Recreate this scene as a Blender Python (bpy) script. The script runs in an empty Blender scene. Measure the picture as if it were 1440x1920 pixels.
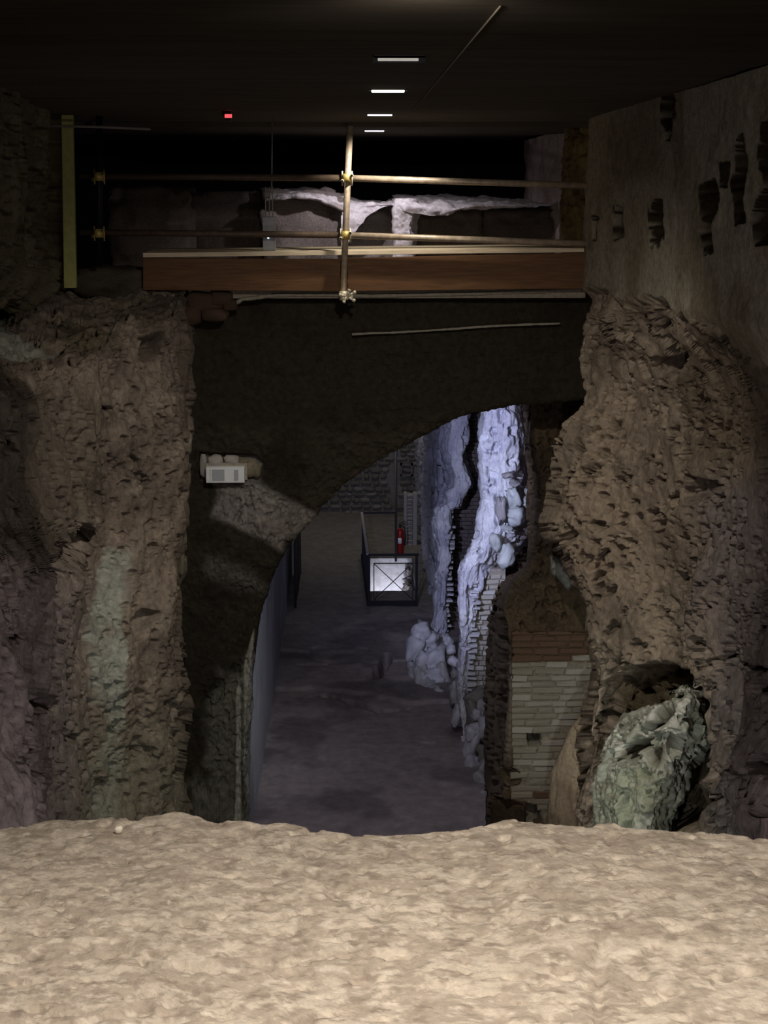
import bpy, math
import numpy as np
from mathutils import Vector, Matrix

# ---------------------------------------------------------------- camera, world, exposure
SC = bpy.context.scene
COL = SC.collection
EYE = 7.0                     # eye height above the corridor floor
FPX = 2773.0                  # focal length in pixels of the 1440x1920 frame
PITCH = math.atan((960-354)/FPX)
YAW = math.atan(55*math.cos(PITCH)/FPX)
cam_d = bpy.data.cameras.new('camera'); cam = bpy.data.objects.new('camera', cam_d); COL.objects.link(cam)
cam_d.sensor_fit = 'VERTICAL'; cam_d.sensor_height = 24.0; cam_d.lens = 24.0*FPX/1920
cam_d.clip_start = 0.05; cam_d.clip_end = 200
cam.location = (0, 0, EYE); cam.rotation_euler = (math.pi/2-PITCH, 0, -YAW)
SC.camera = cam
w = bpy.data.worlds.new('world'); SC.world = w; w.use_nodes = True
w.node_tree.nodes['Background'].inputs[0].default_value = (0.55, 0.6, 0.7, 1)
w.node_tree.nodes['Background'].inputs[1].default_value = 0.0006
SC.view_settings.view_transform = 'Standard'; SC.view_settings.look = 'None'
SC.view_settings.gamma = 1; SC.view_settings.use_curve_mapping = False
SC.view_settings.exposure = 0.0

Rm = np.array(cam.rotation_euler.to_matrix())
def at(px, py, Y):
    """world point seen at pixel (px,py) on the plane y = Y"""
    px = np.asarray(px, float); py = np.asarray(py, float); Y = np.asarray(Y, float)
    d = np.stack(np.broadcast_arrays((px-720)/FPX, (960-py)/FPX, -np.ones_like(px*py)), -1) @ Rm.T
    s = Y/d[..., 1]
    return d*s[..., None] + np.array([0, 0, EYE])
def pt(px, py, Y): return Vector(at(px, py, Y))

def lamp(kind, name, loc, power, color, aim=None, **kw):
    d = bpy.data.lights.new(name, kind); o = bpy.data.objects.new(name, d); COL.objects.link(o)
    o.location = loc; d.energy = power; d.color = color
    if aim is not None:
        o.rotation_euler = (Vector(aim)-Vector(loc)).to_track_quat('-Z', 'Y').to_euler()
    for k, v in kw.items(): setattr(d, k, v)
    return o
R = math.radians
WARM = (1.0, 0.88, 0.74)
CEIL = EYE+0.51
# downlights of the ceiling row that stand above the ledge and the trench
lamp('SPOT', 'downlight_over_ledge', (0.18, 1.5, CEIL-0.03), 205, (1.0, 0.90, 0.79), (0.18, 1.65, 0), spot_size=R(120), spot_blend=0.9, shadow_soft_size=0.05)
lamp('SPOT', 'downlight_near', (0.19, 4.0, CEIL-0.06), 22, WARM, (0.19, 7.6, 4.2), spot_size=R(150), spot_blend=1.0, shadow_soft_size=0.03)
lamp('SPOT', 'downlight_trench', (0.18, 6.0, CEIL-0.07), 310, WARM, (0.2, 9.6, 4.0), spot_size=R(92), spot_blend=1.0, shadow_soft_size=0.03)
lamp('SPOT', 'downlight_middle', (0.18, 8.1, CEIL-0.03), 4, WARM, (0.18, 8.0, 0), spot_size=R(168), spot_blend=0.6, shadow_soft_size=0.03)
lamp('SPOT', 'downlight_bridge', (0.17, 10.72, CEIL-0.02), 52, (1.0, 0.90, 0.76), (0.25, 11.4, 6.2), spot_size=R(100), spot_blend=0.8, shadow_soft_size=0.03)
lamp('SPOT', 'downlight_blocks', (0.17, 13.4, CEIL-0.03), 46, (0.97, 0.90, 0.95), (0.25, 14.0, 6), spot_size=R(140), spot_blend=0.9, shadow_soft_size=0.03)
# cool floods low in the trench, behind the ledge
lamp('SPOT', 'trench_flood_right', (0.3, 3.4, EYE-2.3), 95, (0.90, 1.0, 0.88), (2.05, 8.6, EYE-3.4), spot_size=R(24), spot_blend=0.9, shadow_soft_size=0.03)
lamp('SPOT', 'trench_flood_left', (0.0, 3.4, EYE-2.3), 60, (0.84, 1.0, 0.90), (-1.35, 9.5, EYE-3.6), spot_size=R(26), spot_blend=1.0, shadow_soft_size=0.03)
lamp('SPOT', 'trench_flood_bricks', (0.6, 3.4, EYE-2.6), 230, (0.95, 1.0, 0.92), (1.6, 12.5, EYE-4.2), spot_size=R(15), spot_blend=0.6, shadow_soft_size=0.03)
lamp('SPOT', 'trench_fill', (0.1, 2.9, EYE-2.0), 95, (1.0, 0.86, 0.86), (0.0, 9, EYE-3.2), spot_size=R(120), spot_blend=1.0, shadow_soft_size=0.06)
# blue projector hidden behind the left springing of the arch
lamp('SPOT', 'corridor_projector', (-0.55, 12.9, EYE-2.6), 1250, (0.62, 0.66, 1.0), (1.7, 19.5, EYE-3.2), spot_size=R(60), spot_blend=0.7, shadow_soft_size=0.03)
lamp('AREA', 'corridor_wash', (0.1, 13.2, EYE-1.9), 34, (0.72, 0.73, 1.0), (0.3, 19, 0), size=0.5)
lamp('SPOT', 'arch_spot', (0.6, 7.5, EYE-0.1), 42, (0.9, 0.95, 1.0), pt(450, 930, 11.6), spot_size=R(10), spot_blend=1.0, shadow_soft_size=0.02)
lamp('SPOT', 'corridor_left_wash', (0.7, 13.4, EYE-3.6), 110, (0.86, 0.90, 1.0), (-1.2, 16.5, 1.5), spot_size=R(50), spot_blend=1.0, shadow_soft_size=0.05)
lamp('AREA', 'far_glow', (0.2, 28.0, 5.2), 34, (1.0, 0.92, 0.82), (0.2, 31.6, 1.0), size=0.4)
lamp('POINT', 'pit_lamp', (0.80, 26.95, -1.0), 26, (0.86, 0.87, 1.0), shadow_soft_size=0.04)

# ---------------------------------------------------------------- noise
def _h(ix, iy, iz, s):
    n = (ix.astype(np.int64)*374761393 + iy.astype(np.int64)*668265263 + iz.astype(np.int64)*2147483647 + s*1274126177) & 0xffffffff
    n = ((n ^ (n >> 13))*1274126177) & 0xffffffff
    n = ((n ^ (n >> 16))*2246822519) & 0xffffffff
    return ((n ^ (n >> 15)) & 0xffffff)/float(0xffffff)
def vnoise(P, s=0):
    i = np.floor(P); f = P-i; f = f*f*f*(f*(f*6-15)+10); i = i.astype(np.int64)
    x, y, z = i[..., 0], i[..., 1], i[..., 2]; r = 0
    for a in (0, 1):
        wx = f[..., 0] if a else 1-f[..., 0]
        for b in (0, 1):
            wy = f[..., 1] if b else 1-f[..., 1]
            for c in (0, 1):
                wz = f[..., 2] if c else 1-f[..., 2]
                r = r + wx*wy*wz*_h(x+a, y+b, z+c, s)
    return r*2-1
def fbm(P, scale, octv=4, s=0, gain=0.5, st=(1, 1, 1)):
    P = P*np.array(st)*scale; a = 1.0; r = 0; t = 0
    for k in range(octv):
        r = r + a*vnoise(P*(2.03**k)+17.3*k, s+k); t += a; a *= gain
    return r/t*1.6
def worley(P, scale, s=0, st=(1, 1, 1)):
    P = P*np.array(st)*scale; i = np.floor(P).astype(np.int64); F = np.full(P.shape[:-1], 9.0)
    for a in (-1, 0, 1):
        for b in (-1, 0, 1):
            for c in (-1, 0, 1):
                j = i+np.array([a, b, c])
                q = np.stack([j[..., k]+_h(j[..., 0], j[..., 1], j[..., 2], s+31*k) for k in range(3)], -1)
                F = np.minimum(F, np.linalg.norm(P-q, axis=-1))
    return F
def sst(a, b, x):
    t = np.clip((x-a)/(b-a), 0, 1); return t*t*(3-2*t)

# ---------------------------------------------------------------- materials
def mat(name, color=(0.5, 0.5, 0.5), rough=0.8, metal=0.0, attr=False, nscale=30, nvar=0.25, bump=0.0, bscale=60, emit=None, stretch=(1, 1, 1), spec=0.3, bump2=0.0):
    m = bpy.data.materials.new(name); m.use_nodes = True; nt = m.node_tree; N = nt.nodes; L = nt.links
    b = N['Principled BSDF']; b.inputs['Roughness'].default_value = rough; b.inputs['Metallic'].default_value = metal
    b.inputs['Specular IOR Level'].default_value = spec
    tc = N.new('ShaderNodeTexCoord'); mp = N.new('ShaderNodeMapping'); mp.inputs['Scale'].default_value = stretch
    L.new(tc.outputs['Object'], mp.inputs[0])
    nz = N.new('ShaderNodeTexNoise'); nz.inputs['Scale'].default_value = nscale; nz.inputs['Detail'].default_value = 8; nz.inputs['Roughness'].default_value = 0.65
    L.new(mp.outputs[0], nz.inputs['Vector'])
    mr = N.new('ShaderNodeMapRange'); mr.inputs[1].default_value = 0.3; mr.inputs[2].default_value = 0.7
    mr.inputs[3].default_value = 1-nvar; mr.inputs[4].default_value = 1+nvar
    L.new(nz.outputs[0], mr.inputs[0])
    mx = N.new('ShaderNodeMix'); mx.data_type = 'RGBA'; mx.blend_type = 'MULTIPLY'; mx.inputs[0].default_value = 1
    if attr:
        at_ = N.new('ShaderNodeAttribute'); at_.attribute_name = 'Col'; L.new(at_.outputs['Color'], mx.inputs[6])
    else: mx.inputs[6].default_value = (*color, 1)
    L.new(mr.outputs[0], mx.inputs[7]); L.new(mx.outputs[2], b.inputs['Base Color'])
    if bump:
        n2 = N.new('ShaderNodeTexNoise'); n2.inputs['Scale'].default_value = bscale; n2.inputs['Detail'].default_value = 10; n2.inputs['Roughness'].default_value = 0.7
        L.new(mp.outputs[0], n2.inputs['Vector'])
        bp = N.new('ShaderNodeBump'); bp.inputs['Strength'].default_value = 1.0; bp.inputs['Distance'].default_value = bump
        L.new(n2.outputs[0], bp.inputs['Height']); L.new(bp.outputs[0], b.inputs['Normal'])
    if emit:
        b.inputs['Emission Color'].default_value = (*emit[0], 1); b.inputs['Emission Strength'].default_value = emit[1]
    return m
M = dict(
    rock=mat('rock', attr=True, rough=0.95, nscale=22, nvar=0.35, bump=0.018, bscale=34, spec=0.15),
    stone=mat('pale_stone', attr=True, rough=0.9, nscale=40, nvar=0.22, bump=0.006, bscale=80, spec=0.2),
    floor=mat('floor', attr=True, rough=0.85, nscale=6, nvar=0.25, bump=0.01, bscale=18, spec=0.25),
    ceiling=mat('ceiling', (0.085, 0.072, 0.055), rough=0.9, nscale=3, nvar=0.35, bump=0.003, bscale=25, stretch=(0.4, 3, 1)),
    mortar=mat('mortar', (0.30, 0.27, 0.22), rough=0.95, bump=0.006, bscale=60),
    brick_pale=mat('brick_pale', (0.44, 0.42, 0.35), rough=0.9, nscale=25, nvar=0.3, bump=0.004),
    brick_white=mat('brick_white', (0.55, 0.54, 0.49), rough=0.9, nscale=25, nvar=0.25, bump=0.004),
    brick_red=mat('brick_red', (0.20, 0.13, 0.09), rough=0.9, nscale=25, nvar=0.35, bump=0.004),
    brick_dark=mat('brick_dark', (0.13, 0.105, 0.10), rough=0.9, nscale=18, nvar=0.4, bump=0.004),
    plaster=mat('plaster', (0.62, 0.62, 0.64), rough=0.9, nscale=12, nvar=0.2, bump=0.006, bscale=30),
    wood=mat('beam_wood', (0.125, 0.060, 0.024), rough=0.6, nscale=5, nvar=0.35, bump=0.001, stretch=(1, 12, 14)),
    deck=mat('deck_wood', (0.70, 0.60, 0.44), rough=0.7, nscale=5, nvar=0.25, stretch=(1, 10, 10)),
    tube=mat('scaffold_tube', (0.50, 0.41, 0.31), rough=0.45, metal=0.35, nscale=20, nvar=0.35),
    tube_dim=mat('scaffold_tube_dim', (0.10, 0.07, 0.05), rough=0.6, metal=0.2, nscale=20, nvar=0.35),  # darker copy of the tube; dim light on the left rails put into colour
    coupler=mat('coupler', (0.60, 0.46, 0.16), rough=0.5, metal=0.4, nscale=60, nvar=0.3),
    coupler_pale=mat('coupler_pale', (0.62, 0.58, 0.45), rough=0.5, metal=0.3, nscale=60, nvar=0.3),
    olive=mat('olive_board', (0.42, 0.43, 0.16), rough=0.8, nscale=20, nvar=0.2),
    iron=mat('black_iron', (0.02, 0.02, 0.025), rough=0.5, metal=0.6, nvar=0.1),
    grey=mat('grey_metal', (0.22, 0.23, 0.25), rough=0.5, metal=0.3, nvar=0.1),
    handrail=mat('pale_handrail', (0.36, 0.35, 0.34), rough=0.5, nvar=0.1),
    red=mat('extinguisher_red', (0.27, 0.008, 0.01), rough=0.3, nvar=0.05, spec=0.5),
    black=mat('black_plastic', (0.015, 0.015, 0.015), rough=0.5, nvar=0.05),
    white=mat('white_plastic', (0.72, 0.76, 0.80), rough=0.4, nvar=0.04),
    white2=mat('grey_plastic', (0.36, 0.40, 0.44), rough=0.4, nvar=0.05),
    tray=mat('pale_steel', (0.30, 0.28, 0.265), rough=0.6, nvar=0.15),
    lit=mat('lit_diffuser', (0.9, 0.9, 0.9), emit=((1.0, 0.93, 0.80), 6.0)),
    lit_cool=mat('lit_diffuser_cool', (0.9, 0.9, 0.9), emit=((0.93, 0.90, 1.0), 2.5)),
    lit_dim=mat('lit_diffuser_dim', (0.8, 0.8, 0.8), emit=((1.0, 0.95, 0.85), 0.3)),
    led_red=mat('red_led', (0.5, 0, 0), emit=((1.0, 0.10, 0.12), 1.2)),
    led_blue=mat('blue_led', (0.5, 0.6, 1), emit=((0.7, 0.8, 1.0), 2.5)),
)

# ---------------------------------------------------------------- object helpers
def tag(o, label=None, cat=None, group=None, kind=None):
    if label: o['label'] = label
    if cat: o['category'] = cat
    if group: o['group'] = group
    if kind: o['kind'] = kind
    return o
def empty(name, loc=(0, 0, 0)):
    o = bpy.data.objects.new(name, None); COL.objects.link(o); o.location = loc; o.empty_display_size = 0.1; return o
def link(name, me, m, parent=None):
    if m is not None and not me.materials: me.materials.append(m)
    o = bpy.data.objects.new(name, me); COL.objects.link(o)
    if parent is not None:
        o.parent = parent; o.matrix_parent_inverse = Matrix.Translation(parent.location).inverted() if parent.parent is None else Matrix.Identity(4)
        if parent.parent is not None: o.matrix_parent_inverse = Matrix.Identity(4)
    return o
class MB:
    """collects primitives (world coordinates) into one mesh"""
    def __init__(s): s.v = []; s.f = []; s.sm = []
    def add(s, vs, fs, smooth=False):
        n = len(s.v); s.v += [tuple(v) for v in vs]; s.f += [tuple(i+n for i in f) for f in fs]; s.sm += [smooth]*len(fs); return s
    def box(s, x0, x1, y0, y1, z0, z1):
        vs = [(x, y, z) for x in (x0, x1) for y in (y0, y1) for z in (z0, z1)]
        return s.add(vs, [(0, 1, 3, 2), (4, 6, 7, 5), (0, 4, 5, 1), (2, 3, 7, 6), (0, 2, 6, 4), (1, 5, 7, 3)])
    def bar(s, a, b, wx, wz):
        """square bar from a to b"""
        a = Vector(a); b = Vector(b); d = (b-a).normalized(); u = d.cross(Vector((0, 0, 1)) if abs(d.z) < .9 else Vector((0, 1, 0))).normalized(); v = d.cross(u)
        vs = [p+u*i*wx/2+v*j*wz/2 for p in (a, b) for i, j in ((-1, -1), (1, -1), (1, 1), (-1, 1))]
        return s.add(vs, [(3, 2, 1, 0), (4, 5, 6, 7)]+[(i, (i+1) % 4, (i+1) % 4+4, i+4) for i in range(4)])
    def tube(s, pts, r, n=12, rad=None):
        pts = [Vector(p) for p in pts]; vs = []; fs = []
        rad = rad or [r]*len(pts); u = None
        for i, p in enumerate(pts):
            d = (pts[min(i+1, len(pts)-1)]-pts[max(i-1, 0)]).normalized()
            if u is None: u = d.cross(Vector((0, 0, 1)) if abs(d.z) < .9 else Vector((0, 1, 0))).normalized()
            u = (u-d*u.dot(d)).normalized(); v = d.cross(u)
            vs += [p+(u*math.cos(t*2*math.pi/n)+v*math.sin(t*2*math.pi/n))*rad[i] for t in range(n)]
        for i in range(len(pts)-1):
            for k in range(n): fs.append((i*n+k, i*n+(k+1) % n, (i+1)*n+(k+1) % n, (i+1)*n+k))
        fs.append(tuple(range(n))[::-1]); fs.append(tuple(range((len(pts)-1)*n, len(pts)*n)))
        return s.add(vs, fs, True)
    def build(s, name, m, parent=None, loc=None):
        loc = Vector(loc) if loc is not None else Vector((0, 0, 0))
        me = bpy.data.meshes.new(name); me.from_pydata([tuple(Vector(v)-loc) for v in s.v], [], s.f)
        me.polygons.foreach_set('use_smooth', s.sm); me.update()
        o = link(name, me, m, parent); o.location = loc
        return o
def bevel(o, wd, seg=2):
    b = o.modifiers.new('bevel', 'BEVEL'); b.width = wd; b.segments = seg; b.limit_method = 'ANGLE'; return o

def cr(t, Pc):
    """catmull-rom of control array Pc (n,...) at parameters t in 0..n-1"""
    n = len(Pc); i = np.clip(np.floor(t).astype(int), 0, n-2); f = (t-i).reshape((-1,)+(1,)*(Pc.ndim-1))
    p0 = Pc[np.clip(i-1, 0, n-1)]; p1 = Pc[i]; p2 = Pc[i+1]; p3 = Pc[np.clip(i+2, 0, n-1)]
    m1 = (p2-p0)/2*0.8; m2 = (p3-p1)/2*0.8
    return (2*f**3-3*f**2+1)*p1+(f**3-2*f**2+f)*m1+(-2*f**3+3*f**2)*p2+(f**3-f**2)*m2
def params(Pc, n):
    """n parameters spread by pixel length"""
    L = np.maximum(np.abs(np.diff(Pc[..., :2], axis=0)).mean(axis=tuple(range(1, Pc.ndim-1))).sum(-1) if Pc.ndim > 2 else np.linalg.norm(np.diff(Pc, axis=0), axis=-1), 8)
    if Pc[..., 1].mean() > 300:
        ym = Pc[..., 1].reshape(len(Pc), -1).mean(-1); L = np.where(ym[1:] > 1620, np.minimum(L, 70), L)
    c = np.concatenate([[0], np.cumsum(L)]); return np.interp(np.linspace(0, c[-1], n), c, np.arange(len(Pc)))
def grid_mesh(name, P, col=None, smooth=True, flip=False):
    nv, nu = P.shape[:2]; me = bpy.data.meshes.new(name)
    idx = np.arange(nv*nu).reshape(nv, nu)
    q = np.stack([idx[:-1, :-1], idx[:-1, 1:], idx[1:, 1:], idx[1:, :-1]], -1).reshape(-1, 4)
    if flip: q = q[:, ::-1]
    me.vertices.add(nv*nu); me.vertices.foreach_set('co', P.reshape(-1).astype(np.float32))
    me.loops.add(q.size); me.loops.foreach_set('vertex_index', q.reshape(-1).astype(np.int32))
    me.polygons.add(len(q)); me.polygons.foreach_set('loop_start', np.arange(0, q.size, 4, dtype=np.int32))
    me.polygons.foreach_set('use_smooth', np.full(len(q), smooth)); me.update(calc_edges=True)
    if col is not None:
        a = me.color_attributes.new('Col', 'FLOAT_COLOR', 'POINT')
        c = np.concatenate([np.broadcast_to(col, P.shape), np.ones((nv, nu, 1))], -1); a.data.foreach_set('color', c.reshape(-1).astype(np.float32))
    me.validate(); return me
def normals(P):
    du = np.gradient(P, axis=1); dv = np.gradient(P, axis=0); n = np.cross(dv, du)
    return n/np.maximum(np.linalg.norm(n, axis=-1, keepdims=True), 1e-9)
def sheet(name, rows, nu, nv, hfun, cfun, m, parent=None, toward=(0, -1, 0.2), world=False, lean=0.0):
    """a rock surface through control points (pixel x, pixel y, depth), displaced along its normals"""
    Cc = np.array(rows, float)
    tv = params(Cc, nv); tu = params(Cc.transpose(1, 0, 2), nu)
    G = cr(tu, cr(tv, Cc).transpose(1, 0, 2)).transpose(1, 0, 2)
    P = at(G[..., 0], G[..., 1], G[..., 2]) if not world else G.copy()
    n = normals(P)
    if (n*np.array(toward)).sum(-1).mean() < 0: n = -n
    if callable(lean) or lean: n = n+np.array([0, -1.0, 0])*(lean(G)[..., None] if callable(lean) else lean); n = n/np.linalg.norm(n, axis=-1, keepdims=True)
    h = hfun(P, G); P2 = P+n*h[..., None]
    me = grid_mesh(name, P2, cfun(P, G, h))
    o = link(name, me, m, parent)
    return o
def C3(*c): return np.array(c)
def mix(a, b, t): return a*(1-t[..., None])+b*t[..., None]
def blob(G, x, y, rx, ry, soft=0.5):
    d = np.sqrt(((G[..., 0]-x)/rx)**2+((G[..., 1]-y)/ry)**2); return 1-sst(1-soft, 1+soft, d)
def inpoly(G, poly, soft=10, warp=0):
    """signed soft mask of a polygon given in pixels"""
    x = G[..., 0]; y = G[..., 1]; ins = np.zeros(x.shape, bool); dm = np.full(x.shape, 1e9); n = len(poly)
    if not np.isscalar(warp): x = x+warp; y = y+warp*0.7
    for i in range(n):
        x1, y1 = poly[i]; x2, y2 = poly[(i+1) % n]
        c = ((y1 > y) != (y2 > y)) & (x < (x2-x1)*(y-y1)/((y2-y1) or 1e-9)+x1); ins ^= c
        t = np.clip(((x-x1)*(x2-x1)+(y-y1)*(y2-y1))/((x2-x1)**2+(y2-y1)**2), 0, 1)
        dm = np.minimum(dm, np.hypot(x-x1-t*(x2-x1), y-y1-t*(y2-y1)))
    s = np.where(ins, dm, -dm); return sst(-soft, soft, s)

# ---------------------------------------------------------------- structure: floor, ceiling
FX = np.linspace(-3.2, 3.4, 330); FY = np.concatenate([np.linspace(2.3, 15, 60), np.linspace(15.05, 25.15, 360)])
def floor_part(name, X, Y, parent=None):
    xx, yy = np.meshgrid(X, Y); P = np.stack([xx, yy, xx*0], -1)
    h = fbm(P, 0.8, 3, 3)*0.02+fbm(P, 5, 3, 5)*0.005
    # worn step and cracks across the passage
    st = yy-(19.6+fbm(P, 1.1, 3, 8)*0.5+0.15*(xx-0.3)**2); h += sst(-0.05, 0.05, st)*0.05+sst(-0.05, 0.05, st-1.7+fbm(P, 2, 2, 9)*.4)*0.03
    h += sst(0, .06, yy-24.3)*0.0
    for (x0, y0, x1, y1, wd, dp) in ((0.28, 20.6, 0.46, 21.5, .10, .35), (0.26, 20.6, 0.36, 20.9, .10, .3), (-0.45, 19.9, 0.3, 19.3, .05, .1), (0.3, 19.25, .8, 19.35, .025, .04), (-0.9, 21.1, -0.45, 21.15, .03, .05), (.45, 18.2, 1.0, 18.0, .02, .03)):
        t = np.clip(((xx-x0)*(x1-x0)+(yy-y0)*(y1-y0))/((x1-x0)**2+(y1-y0)**2), 0, 1)
        d = np.hypot((xx-x0-t*(x1-x0)), (yy-y0-t*(y1-y0))*0.6)+fbm(P, 6, 3, 12)*0.03
        h -= (1-sst(wd*0.4, wd, d))*dp
    P[..., 2] += h
    c = mix(C3(.34, .29, .27), C3(.20, .17, .165), sst(-.3, .5, fbm(P, 1.3, 4, 21)))
    c = mix(c, C3(.19, .175, .155), sst(23.0, 24.6, yy))
    return link(name, grid_mesh(name, P, c, flip=True), M['floor'], parent)
floor = tag(floor_part('floor', FX, FY), kind='structure')
# floor round the railed pit (hole x 0.24..1.0, y 25.2..27.5)
floor_part('floor_slab', np.linspace(-3.2, 0.24, 60), np.linspace(25.15, 32.2, 60), floor)
floor_part('floor_slab', np.linspace(1.06, 3.4, 30), np.linspace(25.15, 32.2, 60), floor)
floor_part('floor_slab', np.linspace(0.24, 1.06, 20), np.linspace(27.55, 32.2, 40), floor)
# ceiling with recesses for the lights
LY = [4.0, 6.05, 8.1, 10.7, 13.6]
HW, HD = 0.105, 0.045
mb = MB(); ys = [-1.0]
for y in LY: ys += [y-HD, y+HD]
ys.append(34.0); xs = [-4.2, 0.178-HW, 0.178+HW, 4.2]
for j in range(len(ys)-1):
    for i in range(3):
        if i == 1 and j % 2 == 1: continue
        mb.box(xs[i], xs[i+1], ys[j], ys[j+1], CEIL, CEIL+0.12)
tag(mb.build('ceiling', M['ceiling']), kind='structure')
mb = MB(); mb.box(-4.2, 2.6, 12.0, 12.12, CEIL-0.035, CEIL); tag(mb.build('trim_1', M['ceiling']), kind='structure')
desc = ['out of frame nearest the ledge', 'dim recessed strip light in the ceiling, nearest and highest in the photo', 'brightest strip light in the dark ceiling, second from the camera',
        'slim strip light in the ceiling just before its far edge, third from the camera', 'small cool white strip light farthest along the ceiling']
desc[0] = 'strip light at the very top edge of the photo in the dark ceiling'
for k, y in enumerate(LY):
    t = empty('ceiling_light', (0.178, y, CEIL)); tag(t, desc[k], 'ceiling light', 'strip lights in the ceiling')
    mb = MB(); e = 0.004; H = 0.075
    x0, x1, y0, y1 = 0.178-HW+.001, 0.178+HW-.001, y-HD+.001, y+HD-.001
    mb.box(x0, x0+e, y0, y1, CEIL-.004, CEIL+H); mb.box(x1-e, x1, y0, y1, CEIL-.004, CEIL+H); mb.box(x0, x1, y0, y0+e, CEIL-.004, CEIL+H); mb.box(x0, x1, y1-e, y1, CEIL-.004, CEIL+H); mb.box(x0, x1, y0, y1, CEIL+H, CEIL+H+e)
    mb.build('housing', M['iron'], t)
    mb = MB()
    zz = CEIL-(0.0 if k < 2 else 0.012); ww = 0.085 if k < 2 else 0.086
    if k < 2:
        mb = MB(); mb.box(x0, x1, y1-e, y1, CEIL-.024, CEIL+.01); mb.build('far_flange', M['iron'], t)
        mb = MB(); mb.box(0.178-ww, 0.178+ww*.9, y1-.012, y1-e-.001, CEIL-.017, CEIL-.006)
    else: mb = MB(); mb.box(0.178-ww, 0.178+ww, y-0.012, y+0.018, zz, CEIL+.02)
    bevel(mb.build('diffuser', M['lit_dim'] if k < 2 else M['lit'] if k == 2 else M['lit_cool'], t), .003)
    if k == 4:
        mb = MB(); mb.box(0.178-ww, 0.178+ww, y-0.04, y-0.028, zz+.004, CEIL+.02); mb.build('diffuser', M['lit_cool'], t)

# ---------------------------------------------------------------- foreground ledge
edge = np.array([(-700, 1560), (-200, 1556), (0, 1553), (30, 1548), (60, 1545), (110, 1538), (250, 1536), (290, 1530), (330, 1524), (380, 1530), (450, 1541), (520, 1546), (580, 1553), (650, 1562), (720, 1566), (800, 1561), (870, 1553), (920, 1543), (950, 1537), (1000, 1537), (1018, 1548), (1060, 1551), (1100, 1552), (1125, 1545), (1150, 1545), (1165, 1551), (1200, 1552), (1290, 1556), (1340, 1562), (1380, 1568), (1440, 1578), (2200, 1600)])
ZL = EYE-1.25
def ledge():
    nx, ny = 760, 400
    X = np.linspace(-1.6, 1.6, nx)
    # the far edge as a world line on the top plane
    d = at(edge[:, 0], edge[:, 1], 1.0)-np.array([0, 0, EYE]); s = (ZL-EYE)/d[:, 2]
    ex = d[:, 0]*s; ey = d[:, 1]*s
    YE = np.interp(X, ex, ey)+0.012*fbm(np.stack([X, X*0, X*0], -1), 14, 4, 3)
    v = np.linspace(0, 1, ny)
    xx = np.broadcast_to(X, (ny, nx)).copy(); yy = 1.0+(YE[None, :]-1.0)*v[:, None]**0.8
    P = np.stack([xx, yy, np.full_like(xx, ZL)], -1)
    n1 = fbm(P, 2.2, 4, 40); n2 = fbm(P, 9, 5, 41, .6); n3 = fbm(P, 38, 3, 43)
    fade = 1-0.75*sst(0.15, 0.0, YE[None, :]-yy)
    h = n1*0.011*fade+n2*0.0042*fade+n3*0.0022
    pit = sst(0.35, 0.75, fbm(P, 24, 3, 47, st=(1, 1.6, 1))); h -= pit*0.006
    G = np.stack([xx, yy], -1)
    for (a, b, c, dd, wd) in ((-.55, 2.45, -.36, 2.25, .016), (-.36, 2.25, -.24, 2.12, .012), (.42, 2.33, .36, 2.0, .012), (-.33, 2.1, -.6, 2.0, .012), (-.4, 1.95, -.3, 1.75, .014), (0, 2.37, .12, 2.35, .006)):
        t = np.clip(((xx-a)*(c-a)+(yy-b)*(dd-b))/((c-a)**2+(dd-b)**2), 0, 1); q = np.hypot(xx-a-t*(c-a), yy-b-t*(dd-b))+n2*.008
        h -= (1-sst(0, wd, q))*0.006
    P[..., 2] += h
    m_ = sst(-.12, .28, fbm(P, 24, 5, 51, .68, st=(1, 1.8, 1))); m2 = sst(0.0, .7, fbm(P, 3.0, 4, 53)); m3 = sst(.25, .6, fbm(P, 30, 4, 57, .6, st=(1, 1.7, 1)))
    c = mix(C3(.50, .425, .345), C3(.68, .595, .49), m_); c = mix(c, c*0.86, m2); c = mix(c, C3(.34, .28, .225), m3*0.8); c = mix(c, C3(.78, .70, .59), sst(.45, .75, fbm(P, 34, 3, 59, .6, st=(1, 1.6, 1)))*.7)
    # far face and near face of the block, rounded over the edge
    dy = [0.012, 0.02, 0.03, 0.05, 0.08, 0.1, 0.1]; dz = [-.006, -.02, -.05, -.15, -.5, -2.0, -ZL+0.0]
    ext = []
    last = P[-1]
    for a, b in zip(dy, dz):
        q = last.copy(); q[:, 1] += a; q[:, 2] = last[:, 2]+b if b > -2.5 else 0.0; ext.append(q)
    P = np.concatenate([np.array([P[0]*[1, 1, 0]]), P, np.array(ext)], 0)
    c = np.concatenate([c[:1], c, np.repeat(c[-1:], len(ext), 0)], 0)
    o = link('stone_ledge', grid_mesh('stone_ledge', P, c, flip=True), M['stone'])
    tag(o, 'broad sunlit-looking beige stone ledge with pitted top across the foreground', 'ledge'); o['label'] = 'broad pale beige stone ledge with a pitted top across the foreground'
    return o
ledge()

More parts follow.
